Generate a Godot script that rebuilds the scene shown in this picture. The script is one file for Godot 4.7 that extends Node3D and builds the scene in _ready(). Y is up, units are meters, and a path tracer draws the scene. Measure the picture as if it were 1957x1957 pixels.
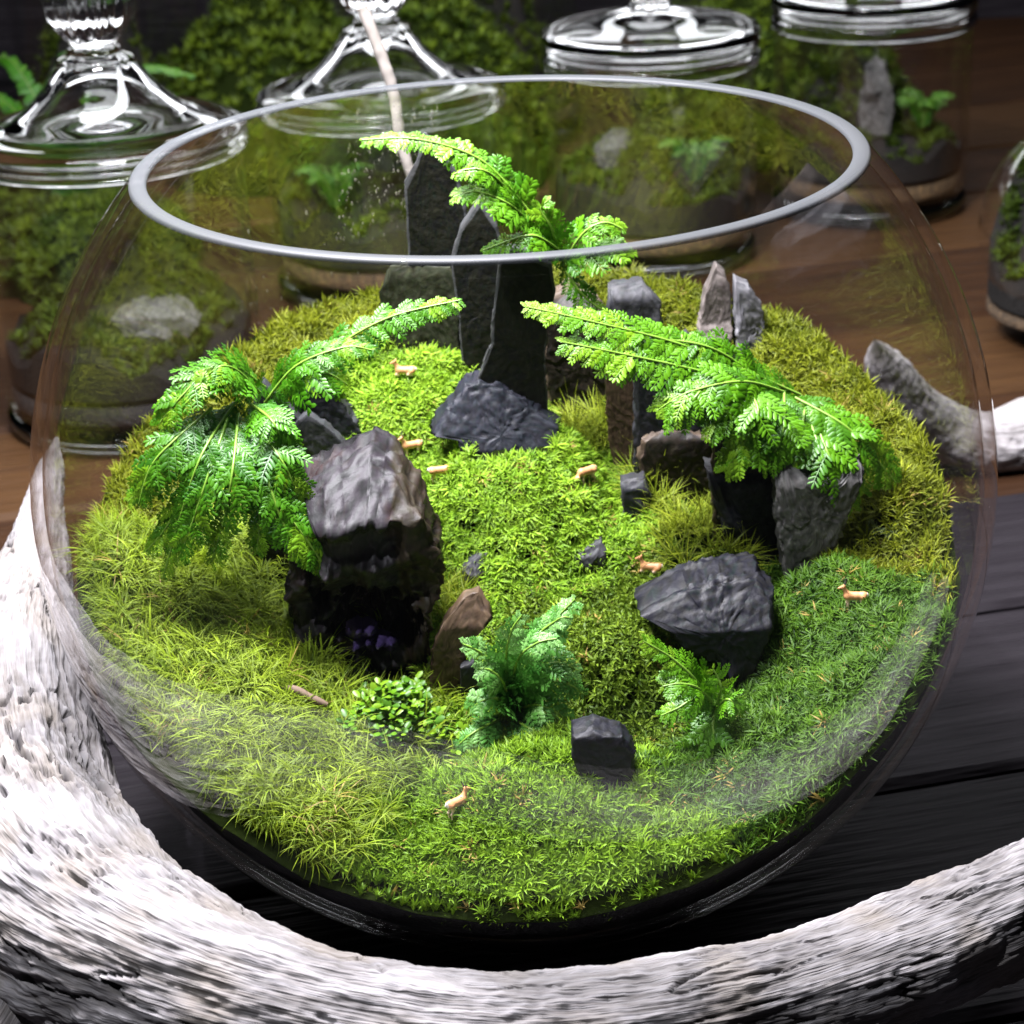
extends Node3D
# A glass bowl terrarium on a dark plank table, with driftwood around it and lidded jars behind.

const BUMPS := [[1.4,-43.2,27.0,21.0],[-38.5,-89.5,24.0,12.0],[-116.4,6.8,22.0,9.0],[-88.7,42.2,22.0,9.0],[-69.3,73.7,22.0,7.0],[-128.9,-6.4,16.0,7.0],[9.5,79.4,29.0,15.0],[-23.7,83.4,20.0,6.0],[45.0,89.2,20.0,7.0],[29.1,26.6,15.5,18.0],[97.6,19.5,22.0,9.0],[112.3,49.8,20.0,8.0],[80.1,72.0,22.0,9.0],[101.5,74.9,18.0,7.0],[51.1,-8.8,20.0,6.0],[120.4,-10.7,13.0,12.0],[99.3,-94.1,18.0,5.0],[119.6,-54.9,20.0,6.0],[132.4,-20.2,18.0,6.0],[-48.1,42.5,18.0,5.0]]
const ZONES := [[-114.4,17.4,45,"long"],[-126.8,3.6,25,"long"],[-94.8,54.1,40,"long"],[-68.9,71.0,40,"long"],[-95.5,13.4,35,"long"],[-63.9,45.9,20,"long"],[-79.9,93.1,30,"long"],[-15.2,82.1,38,"fine"],[22.8,97.2,45,"fine"],[-31.3,92.8,35,"fine"],[45.5,101.2,22,"fine"],[-0.9,106.9,35,"fine"],[-7.5,-26.8,34,"lime"],[19.2,-29.0,34,"lime"],[-13.4,-20.3,25,"lime"],[18.0,-15.1,20,"lime"],[-34.8,-60.2,18,"lime"],[-41.7,-73.2,32,"lime"],[-26.5,-84.6,30,"lime"],[-58.8,-74.0,18,"lime"],[-15.3,-99.1,20,"lime"],[46.9,-1.2,26,"curl"],[25.9,-1.7,22,"curl"],[62.8,-3.1,16,"curl"],[28.4,39.6,24,"curl"],[34.6,43.8,15,"curl"],[3.0,2.2,14,"curl"],[95.4,32.5,34,"green"],[111.4,53.1,34,"green"],[78.8,80.4,36,"green"],[69.7,91.4,25,"green"],[97.5,79.1,32,"green"],[52.9,73.7,25,"green"],[123.9,21.3,12,"green"],[115.1,-50.0,40,"gold"],[102.2,-88.0,35,"gold"],[125.5,-8.7,34,"gold"],[130.9,2.4,24,"gold"],[68.2,-126.1,35,"gold"],[121.2,-32.5,30,"gold"],[49.9,-142.7,25,"gold"],[9.6,-138.9,25,"gold"],[-59.7,-123.3,28,"gold"],[-54.0,-134.6,20,"gold"],[-121.2,-46.4,22,"gold"],[-128.1,-27.1,16,"gold"],[-76.6,-101.7,22,"gold"],[-99.6,-72.4,20,"gold"],[50.8,-44.9,12,"tuft"],[60.6,-16.1,16,"tuft"],[27.0,-71.4,11,"tuft"],[-19.3,-8.7,10,"tuft"],[118.4,-0.7,14,"pale"]]
const ROCKS := [
[-48.7,84.9,35.1,30.0,53.9,1.30,"big","purple","large dark boulder with pale grey top, purple crystals in its front hollow",[-5.1,68.9,4.8,70.9,9.4,69.3,14.0,65.4,20.8,56.1,25.3,41.2,25.5,31.2,21.1,20.5,17.7,-3.2,-0.8,-6.9,-15.9,-8.0,-23.8,6.5,-25.5,26.6,-21.3,42.7,-13.3,51.2,-15.6,57.3,-17.8,63.6,-11.6,66.6]],
[-80.0,123.2,-54.3,9.0,37.7,0.30,"dark","","thin black pointed slab under the middle of the left fern",[-4.8,32.8,1.6,24.4,7.5,18.2,11.2,8.3,4.8,-10.3,-7.6,-4.7,-11.2,19.2]],
[-65.7,122.7,-58.2,14.0,27.3,0.50,"dark","","black wedge rock sloping down to the right behind the large purple boulder",[-10.0,28.0,5.1,27.9,9.3,18.4,15.2,6.3,14.1,2.0,-2.7,-13.8,-15.2,-8.1]],
[-66.6,118.0,-46.7,8.0,26.2,0.40,"grey","","dark grey triangular rock leaning at the left shoulder of the large purple boulder",[-3.1,28.3,2.9,24.1,9.5,16.4,14.8,9.8,-1.0,-9.2,-14.8,7.4,-10.1,19.9,-5.9,26.4]],
[-80.8,101.3,-7.2,10.0,22.0,0.20,"dark","","low black rock in the shade below the drooping left fern",[-6.4,22.3,-0.7,24.7,6.4,10.3,5.0,-8.3,-6.4,-8.3]],
[-23.8,150.5,-95.8,8.0,70.6,0.10,"wet","","tallest dark rock spire rising through the bowl opening beside the pale twig",[-1.6,78.3,4.5,72.6,9.0,64.6,11.6,51.3,11.4,32.1,9.7,-7.5,-11.6,-7.3,-11.4,21.4,-10.1,37.0,-9.8,52.3,-9.6,61.4,-5.3,68.7]],
[-30.8,151.0,-94.0,9.0,27.1,0.30,"mossy","","broad mossy dark stone at the foot of the tallest spire",[-14.4,22.0,-9.6,30.8,0.8,32.5,12.0,30.6,14.4,20.6,13.7,-8.0,-14.1,-7.9]],
[-8.5,135.4,-88.2,8.0,62.4,0.10,"wet","","second black spire standing between the tallest spire and the ragged slab",[1.2,71.7,6.8,62.3,10.1,44.9,9.5,1.5,4.2,-10.4,-5.2,-6.9,-8.0,4.4,-8.9,30.3,-10.1,49.8,-6.1,62.5]],
[2.5,136.1,-53.4,9.0,58.5,0.15,"wet","","broad black slab with ragged left edge behind the central blue grey rock",[-3.2,64.0,4.6,62.2,13.5,57.9,14.6,46.9,11.2,32.1,10.2,20.8,10.8,-7.7,3.8,-9.0,-6.9,-3.7,-14.6,13.9,-8.4,28.9,-7.0,40.5]],
[24.5,128.1,-74.3,14.0,40.1,1.20,"brownedge","","black upright slab with a brown left edge below the tip of the right fern",[-9.6,44.9,-1.1,47.7,7.7,42.9,12.5,35.7,10.6,-5.8,-4.9,-8.0,-9.6,-9.2,-12.5,21.3,-11.4,36.8]],
[45.5,140.1,-93.2,10.0,26.3,1.20,"grey","","dark rock with a grey lit rim half buried in the yellow moss at the back",[-8.7,30.5,4.0,31.0,10.4,24.2,11.3,-7.8,-11.3,-6.7]],
[38.9,116.2,-49.6,9.0,52.0,0.20,"bark","","tall brown bark textured rock post under the right fern",[-5.6,52.3,2.4,52.0,6.0,21.3,6.3,-8.0,-1.9,-6.0,-5.7,12.1,-6.3,29.6]],
[57.6,110.7,-35.0,14.0,23.2,1.00,"brownedge","","rounded dark rock with a thin brown top edge beside the bark textured post",[-13.6,24.1,-8.8,26.7,2.0,27.1,9.1,23.9,14.4,15.8,15.3,-6.9,3.2,-8.3,-12.6,-3.5,-15.3,17.3]],
[67.1,114.2,-39.4,10.0,54.3,0.40,"dark","","broad black rock hidden behind the middle of the right fern",[-25.7,53.8,-7.2,56.3,13.8,40.7,24.7,19.2,25.8,-10.3,-25.8,-6.7]],
[78.5,102.7,-11.3,9.0,48.0,0.40,"brownedge","","dark brown slab standing between the bark textured post and the black block",[-13.8,48.6,-0.8,53.1,11.2,47.5,13.8,21.3,10.6,-8.0,-13.1,1.3]],
[75.7,99.8,-5.3,16.0,29.4,1.10,"dark","","black block with a small grey top right of the spiky moss tufts",[-12.9,33.7,-7.0,32.9,-1.7,34.2,5.8,32.5,12.6,35.4,12.9,-4.2,-0.5,-6.9,-8.8,14.9]],
[97.5,106.1,12.1,18.0,28.7,1.00,"grey2","","black rock with pale sloping top under the right fern's hanging tips",[-13.2,38.5,-6.8,36.6,0.6,29.3,9.3,32.2,13.5,35.5,14.4,30.1,10.1,18.1,1.0,-7.1,-10.8,-6.5,-14.4,17.5]],
[74.7,142.6,-87.1,12.0,30.3,0.35,"pale","","pale grey brown pointed rock at the left of the split pair in the gold moss",[0.3,35.5,3.3,33.0,5.6,26.4,6.2,-7.3,-5.7,-5.5,-6.2,11.3,-3.7,26.9]],
[86.8,143.7,-83.2,14.0,26.3,0.45,"pale2","","blunter grey rock at the right of the split pair in the gold moss",[-5.4,29.9,-0.3,27.2,4.5,19.3,5.9,-7.9,-5.2,-7.8,-5.9,18.8]],
[-5.5,128.7,-37.0,20.0,2.8,0.50,"bluegrey","","blue grey veined rock at the foot of the broad black slab",[-4.7,24.6,3.3,22.7,11.9,16.7,22.2,8.6,22.8,-4.9,11.1,-6.9,-11.2,-7.4,-13.6,6.2,-22.8,8.2,-16.7,16.3,-9.2,23.1]],
[-10.9,95.5,-8.4,9.0,6.4,0.80,"grey","","small grey chip of rock in the bright moss right of the purple boulder",[-8.0,8.1,-1.6,12.1,2.7,11.1,8.0,4.1,0.4,-7.5,-6.5,-5.9]],
[24.5,98.8,-14.1,7.0,4.5,0.80,"grey","","smallest grey stone lying in the bright moss above the leafy front fern",[-5.4,4.6,-1.7,7.3,3.7,9.1,5.4,6.3,4.2,-6.1,-4.7,-7.3]],
[41.1,106.5,-28.7,9.0,13.6,1.10,"dark","","small black cube shaped stone left of the spiky moss tufts",[-5.2,16.3,3.4,16.7,5.2,10.4,3.9,-7.9,-4.3,-8.3]],
[-19.5,77.4,34.4,9.0,25.5,0.50,"bark","","narrow brown slab leaning at the left of the front fern",[2.1,34.1,7.1,35.4,11.2,27.9,4.4,24.2,0.4,10.4,-3.5,-7.9,-11.2,-7.4,-8.8,18.4,-4.8,27.0]],
[-16.8,76.4,36.5,6.0,14.3,0.50,"dark","","small black stone between the brown slab and the front fern",[-2.8,14.4,1.7,16.5,3.6,10.4,1.8,-7.0,-3.6,-7.7]],
[57.7,79.7,47.0,26.0,22.4,1.00,"coal","","large black rock with a fissured top above the small right fern",[-21.7,26.9,-15.8,29.2,-5.7,32.5,6.0,34.6,17.4,34.6,21.7,29.7,20.9,20.8,16.0,8.1,8.8,-7.9,4.2,8.8,-6.8,14.5,-12.4,22.1]],
[22.5,75.0,86.8,14.0,16.4,0.90,"coal","","black block half buried in the moss in front of the leafy front fern",[-9.2,17.0,-2.9,18.4,6.1,16.1,9.4,10.6,8.3,-8.5,-5.0,-4.7,-9.4,9.8]]]
const FERNS := [
["lush drooping fern arching over the left rocks",[-74.9,163.2,-30.0],10.5,0,[[0.0,0.0,0.0,21.1,18.0,10.0,38.6,26.6,10.0,60.5,31.0,10.0],[-4.3,-0.6,10.0,7.9,14.4,18.0,23.4,19.8,18.0,31.7,18.5,18.0],[-9.1,3.3,10.0,-17.2,18.2,30.0,-25.4,14.4,40.0,-33.4,6.0,42.0],[-3.8,4.8,10.0,-11.2,17.8,25.0,-18.1,20.0,35.0,-21.6,11.6,40.0],[-11.3,5.3,20.0,-19.6,-1.1,48.0,-27.1,-17.6,54.0,-35.7,-40.6,54.0],[-13.1,3.6,20.0,-26.2,-3.2,42.0,-35.9,-9.1,48.0,-44.5,-16.7,48.0],[-10.4,3.7,30.0,-10.6,-5.2,52.0,-14.0,-19.2,56.0,-19.7,-35.0,56.0],[-7.3,1.8,30.0,2.0,-3.0,46.0,6.3,-10.4,50.0,8.3,-19.4,50.0],[-6.9,-5.0,40.0,2.8,-18.2,52.0,10.4,-29.3,56.0,16.3,-41.4,56.0],[-8.1,3.3,20.0,0.9,6.0,42.0,5.2,-2.2,44.0,6.9,-5.8,44.0],[-14.1,0.3,30.0,-24.9,-13.2,48.0,-33.9,-25.3,52.0,-40.4,-32.2,52.0],[-9.1,0.1,30.0,-4.7,-9.8,50.0,-3.9,-22.3,54.0,-5.7,-33.1,54.0],[-13.2,4.0,35.0,-18.0,-6.5,52.0,-23.7,-20.0,57.0,-29.9,-33.6,58.0],[-17.7,7.8,35.0,-28.4,2.1,46.0,-35.9,-4.7,50.0,-40.7,-16.0,52.0],[-6.9,1.5,34.0,0.1,-12.7,52.0,4.2,-25.4,56.0,10.7,-36.1,57.0],[-4.7,6.0,18.0,-9.3,17.0,28.0,-13.2,21.1,34.0,-17.2,19.5,36.0],[-0.7,1.9,10.0,11.2,12.2,20.0,17.9,11.9,20.0,23.5,8.1,20.0]]],
["long green fern trailing to the right over black rocks",[95.5,152.9,-30.0],11.5,1,[[0.0,0.0,0.0,-37.5,21.9,10.0,-69.7,34.1,15.0,-89.6,39.8,15.0],[-1.7,-0.8,0.0,-34.6,15.5,15.0,-61.9,24.9,20.0,-78.5,29.2,20.0],[-6.7,5.0,10.0,-21.6,13.1,20.0,-38.9,11.8,24.0,-49.1,6.1,24.0],[-3.2,1.2,10.0,-15.3,-0.2,24.0,-22.6,-6.4,28.0,-28.0,-13.4,28.0],[0.3,-0.9,10.0,2.2,-7.5,26.0,6.1,-18.9,30.0,8.0,-29.8,30.0],[-3.2,3.0,10.0,10.7,-3.0,20.0,19.1,-11.8,22.0,28.1,-23.4,22.0],[-17.0,9.2,10.0,-23.0,5.6,24.0,-29.1,3.1,26.0,-34.1,0.7,26.0],[-6.7,5.0,10.0,-8.9,0.3,26.0,-10.8,-6.1,28.0,-15.8,-13.1,28.0],[3.7,-1.0,10.0,12.2,-6.0,22.0,16.0,-15.6,26.0,17.1,-24.9,26.0],[-10.5,4.2,0.0,-28.8,19.9,8.0,-44.2,25.0,10.0,-57.8,28.3,10.0],[2.0,-0.0,10.0,4.5,-8.7,28.0,9.4,-17.2,30.0,13.0,-27.6,30.0],[-20.4,10.2,10.0,-17.3,6.1,26.0,-19.2,-0.2,28.0,-23.4,-7.3,28.0],[-30.7,13.5,10.0,-35.6,11.7,24.0,-40.8,7.3,26.0,-46.7,4.0,26.0],[0.3,1.0,10.0,-3.7,-5.4,26.0,-5.6,-11.8,28.0,-7.3,-17.2,28.0]]],
["yellow green fern rising through the bowl opening in front of the tall spires",[22.1,191.8,-60.0],7.0,2,[[0.0,0.0,0.0,-10.2,16.5,5.0,-22.5,33.2,5.0,-32.5,41.0,5.0,-49.4,46.4,5.0,-66.2,46.8,5.0],[-11.1,13.9,2.0,-19.5,24.6,10.0,-29.7,29.2,10.0,-37.5,27.8,10.0],[-17.6,25.0,2.0,-25.9,35.5,10.0,-32.7,36.7,10.0,-37.1,35.2,10.0],[-1.7,4.4,2.0,-11.3,13.5,10.0,-20.1,12.2,10.0,-28.6,9.5,10.0],[-2.7,0.7,2.0,4.6,12.2,5.0,11.7,15.5,5.0,17.7,13.0,5.0],[-4.3,6.3,2.0,-5.9,14.5,5.0,-9.1,21.0,5.0,-6.4,23.9,5.0],[-2.7,0.7,2.0,2.2,-6.9,5.0,7.4,-12.7,5.0,12.6,-16.1,5.0],[-2.7,0.7,2.0,7.9,4.8,5.0,14.9,6.3,5.0,20.2,3.3,5.0]]],
["bluish fresh green fern upright in the front centre before the brown slab",[-5.0,75.1,35.0],8.0,3,[[0.0,0.0,0.0,4.8,19.4,10.0,12.6,33.6,10.0,21.9,42.4,7.0],[0.1,2.9,0.0,-3.2,23.2,13.0,-7.8,30.0,15.0,-12.9,33.0,15.0],[0.9,1.9,0.0,8.8,19.2,10.0,15.5,23.0,11.0,21.9,19.9,11.0],[-0.0,-1.0,0.0,-5.7,5.0,15.0,-11.5,4.5,20.0,-16.3,0.4,20.0],[0.8,-2.0,0.0,3.8,-2.1,15.0,6.0,-4.9,20.0,7.0,-11.6,20.0],[0.8,-0.0,0.0,8.4,9.7,13.0,14.8,7.7,15.0,20.3,2.3,15.0],[0.1,2.9,0.0,0.2,27.8,15.0,2.2,37.7,17.0,5.6,42.9,17.0],[0.0,1.0,0.0,-2.9,13.3,15.0,-6.9,14.6,17.0,-11.1,12.0,17.0],[1.7,0.9,0.0,12.0,15.3,10.0,18.5,15.5,11.0,23.3,11.5,11.0],[-0.0,-1.0,0.0,-1.1,-0.9,15.0,-2.1,-3.2,19.0,-4.7,-7.8,19.0],[0.9,0.9,0.0,7.6,27.9,9.0,16.0,37.5,11.0,20.0,38.2,11.0],[0.0,1.0,0.0,3.3,25.8,15.0,9.2,32.9,17.0,15.6,34.3,17.0],[0.0,0.0,0.0,4.8,4.7,17.0,11.2,2.3,20.0,15.8,-3.6,20.0],[0.1,1.9,0.0,-1.0,18.7,15.0,-4.8,24.6,17.0,-8.8,25.3,17.0]]],
["small bright fern below the fissured black rock",[57.9,86.5,58.0],9.5,1,[[0.0,0.0,0.0,-6.9,13.6,6.0,-13.9,21.2,6.0,-22.2,27.2,6.0],[0.0,0.0,0.0,-6.4,3.1,0.0,-11.4,1.7,2.0,-16.6,-0.7,2.0],[0.8,-0.0,0.0,4.0,-3.0,0.0,5.4,-7.4,2.0,5.9,-13.4,2.0],[0.0,0.0,0.0,-2.4,-5.4,0.0,-5.1,-8.7,2.0,-8.3,-12.3,2.0],[0.0,0.0,0.0,1.0,9.6,6.0,0.2,13.3,6.0,-1.4,16.6,6.0],[0.0,0.0,0.0,-5.6,11.1,8.0,-11.2,14.3,10.0,-16.7,13.7,10.0],[0.3,-0.0,0.0,2.3,7.1,8.0,4.0,7.2,10.0,5.6,3.5,10.0],[0.0,0.0,0.0,-1.7,-1.8,8.0,-1.1,-5.2,10.0,-0.3,-9.9,10.0]]]]
const DEER := [
[[-36.8,145.1,-84.3],175,"lie",0,"tiny tan deer on the highest moss mound before the tallest spire"],
[[-35.1,123.4,-62.3],200,"stand",1,"tiny tan deer with dark antlers in moss behind the purple boulder"],
[[-25.1,119.0,-43.6],8,"graze",0,"tiny pale backed deer grazing at the left of the central moss mound"],
[[24.7,119.0,-37.5],215,"graze",0,"tiny deer grazing at the right of the central moss mound"],
[[43.6,100.7,-7.0],165,"lie",0,"tiny orange deer with raised head beside the spiky moss tuft"],
[[104.0,104.4,32.0],172,"stand",1,"tiny antlered deer standing in the dark green moss at the right"],
[[-21.1,69.0,86.1],38,"back",1,"tiny antlered deer at the front of the moss, nearest the glass"]]
const LEAFY := [-39.6,78.6,46.4]
const STICK := [-68.9,86.8,41.4]
const WOOD_RING := [330.0,17.0,-10.0,18.0,262.0,27.0,35.0,18.5,203.3,36.2,70.0,17.1,166.6,39.1,90.0,17.7,136.3,42.8,110.0,17.4,87.2,51.0,145.0,16.7,46.2,54.3,165.0,16.9,4.2,60.8,180.0,17.2,-29.0,67.2,185.0,17.5,-63.5,73.4,180.0,19.7,-93.4,74.8,165.0,23.5,-123.4,69.1,130.0,28.4,-148.0,67.0,85.0,29.7,-160.9,72.9,45.0,28.4,-167.6,82.4,10.0,25.9,-169.7,87.6,-30.0,17.2,-169.5,95.7,-60.0,10.9,-171.0,103.4,-85.0,6.9,-170.2,111.7,-100.0,4.7,-168.9,119.3,-110.0,0.2]
const WOOD_BACK := [165.8,84.4,-275.0,0.2,173.0,66.7,-288.0,8.8,187.3,43.7,-302.0,12.5,207.9,22.8,-315.0,13.8,229.5,13.6,-318.0,14.9,257.8,12.3,-328.0,18.7,297.0,12.0,-338.0,19.9]
const TWIG := [-50.0,255.5,-200.0,2.2,-44.6,239.0,-200.0,2.3,-40.1,222.2,-200.0,2.3,-38.5,203.2,-200.0,2.3,-34.9,187.0,-200.0,2.1,-31.8,164.4,-210.0,1.9,-30.7,131.7,-220.0,1.8,-31.7,97.6,-230.0,1.8,-33.3,65.1,-235.0,2.1,-32.3,30.0,-239.0,1.9,-30.3,0.0,-243.0,2.2]

const BOWL_C := Vector3(0, 0.142, 0)
const BOWL_R := 0.15
const BOWL_T := 0.0038
var rng := RandomNumberGenerator.new()
var taken := {}
var M := {}
var nz := FastNoiseLite.new()
var cellz := FastNoiseLite.new()
var stains := FastNoiseLite.new()
var domes := FastNoiseLite.new()


func _ready() -> void:
	rng.seed = 77
	setup_camera_and_light()
	nz.seed = 5
	nz.noise_type = FastNoiseLite.TYPE_SIMPLEX_SMOOTH
	nz.frequency = 1.0
	nz.fractal_octaves = 3
	stains.seed = 12
	stains.frequency = 1.0
	stains.fractal_type = FastNoiseLite.FRACTAL_NONE
	domes.seed = 3
	domes.noise_type = FastNoiseLite.TYPE_CELLULAR
	domes.cellular_return_type = FastNoiseLite.RETURN_DISTANCE
	domes.fractal_type = FastNoiseLite.FRACTAL_NONE
	domes.frequency = 1.0
	cellz.seed = 9
	cellz.noise_type = FastNoiseLite.TYPE_CELLULAR
	cellz.cellular_return_type = FastNoiseLite.RETURN_CELL_VALUE
	cellz.fractal_type = FastNoiseLite.FRACTAL_NONE
	cellz.frequency = 1.0
	materials()
	setting()
	bowl()
	soil()
	rocks()
	moss()
	ferns()
	leafy_plant()
	deer_herd()
	driftwood()
	jars()
	droplets()


func setup_camera_and_light() -> void:
	var cam := Camera3D.new()
	cam.name = "camera"
	cam.fov = 28.0
	cam.near = 0.02
	cam.far = 20.0
	var yaw := -0.00182
	var pitch := 0.41554
	var roll := -0.04736
	var f := Vector3(sin(yaw) * cos(pitch), -sin(pitch), -cos(yaw) * cos(pitch))
	var r := f.cross(Vector3.UP).normalized()
	var u := r.cross(f)
	cam.transform = Transform3D(Basis(cos(roll) * r + sin(roll) * u, -sin(roll) * r + cos(roll) * u, -f), Vector3(0, 0.3948, 0.60279))
	var at := CameraAttributesPhysical.new()
	at.frustum_focal_length = 12.0 / tan(deg_to_rad(14.0))
	at.exposure_aperture = 18.0
	at.frustum_focus_distance = 0.585
	at.frustum_near = 0.02
	at.frustum_far = 20.0
	cam.attributes = at
	add_child(cam)
	cam.current = true

	var e := Environment.new()
	e.background_mode = Environment.BG_COLOR
	e.background_color = Color(0.10, 0.105, 0.115)
	e.tonemap_mode = Environment.TONE_MAPPER_LINEAR
	e.tonemap_exposure = 1.0
	e.sdfgi_enabled = true
	e.ssao_enabled = true
	e.ssil_enabled = true
	var we := WorldEnvironment.new()
	we.name = "surroundings"
	we.environment = e
	add_child(we)

	area("shelf_lamp", Vector3(-0.10, 0.60, -0.04), Vector3(-0.02, 0.1, 0.0), Vector2(0.20, 0.11), 1.78, Color(0.98, 0.97, 1.0))
	area("shelf_lamp_rear", Vector3(0.04, 0.66, -0.38), Vector3(0.04, 0.0, -0.56), Vector2(0.80, 0.10), 0.8, Color(0.97, 0.98, 1.0))
	area("shelf_lamp_far", Vector3(-0.02, 0.47, -1.36), Vector3(0.0, 0.10, -0.62), Vector2(1.3, 0.10), 0.22, Color(0.97, 0.98, 1.0))
	# added fill for the room light on front faces, placed clear of glass reflections
	var room := OmniLight3D.new()
	room.name = "room_fill"
	room.light_energy = 1.25
	room.light_size = 0.01
	room.light_color = Color(0.95, 0.96, 1.0)
	room.omni_range = 6.0
	room.omni_attenuation = 2.0
	room.shadow_enabled = true
	room.position = Vector3(-0.40, 1.22, 0.36)
	add_child(room)


func area(called: String, at: Vector3, to: Vector3, size: Vector2, energy: float, tint: Color) -> void:
	var l := AreaLight3D.new()
	l.name = called
	l.area_size = size
	l.light_energy = energy
	l.light_color = tint
	l.shadow_enabled = true
	l.area_range = 6.0
	l.area_attenuation = 2.0
	add_child(l)
	l.look_at_from_position(at, to, Vector3.FORWARD)


# ---------------------------------------------------------------- helpers
func numbered(called: String) -> String:
	var n: int = taken.get(called, -1) + 1
	taken[called] = n
	return called if n == 0 else "%s_%03d" % [called, n]


func thing(called: String, label: String, category: String, at := Vector3.ZERO, group := "") -> Node3D:
	var o := Node3D.new()
	o.name = numbered(called)
	o.position = at
	add_child(o)
	o.set_meta("label", label)
	o.set_meta("category", category)
	if group:
		o.set_meta("group", group)
	return o


func tag(o: Node3D, label: String, category := "", group := "", kind := "") -> Node3D:
	o.set_meta("label", label)
	if category:
		o.set_meta("category", category)
	if group:
		o.set_meta("group", group)
	if kind:
		o.set_meta("kind", kind)
	return o


func put(called: String, mesh: Mesh, mat: Material, parent: Node = null, xf := Transform3D()) -> MeshInstance3D:
	var o := MeshInstance3D.new()
	o.mesh = mesh
	o.material_override = mat
	o.transform = xf
	if parent == null:
		o.name = numbered(called)
		add_child(o)
	else:
		o.name = called
		parent.add_child(o, true)
	return o


func mat(color: Color, rough := 0.6, spec := 0.5) -> StandardMaterial3D:   # colour given in linear light
	var m := StandardMaterial3D.new()
	m.albedo_color = color.linear_to_srgb()
	m.roughness = rough
	m.metallic_specular = spec
	return m


func vmat(rough := 0.6, spec := 0.5) -> StandardMaterial3D:
	var m := mat(Color.WHITE, rough, spec)
	m.vertex_color_use_as_albedo = true
	return m


func noise_tex(freq: float, octaves: int, sd: int, lo: Color, hi: Color, size := 512, kind := FastNoiseLite.TYPE_SIMPLEX_SMOOTH, mid := -1.0) -> NoiseTexture2D:
	var n := FastNoiseLite.new()
	n.noise_type = kind
	n.frequency = freq
	n.fractal_octaves = octaves
	n.seed = sd
	var t := NoiseTexture2D.new()
	t.width = size
	t.height = size
	t.seamless = true
	t.noise = n
	var g := Gradient.new()
	g.set_color(0, lo)
	g.set_color(1, hi)
	if mid >= 0.0:
		g.set_offset(0, mid)
	t.color_ramp = g
	return t


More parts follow.
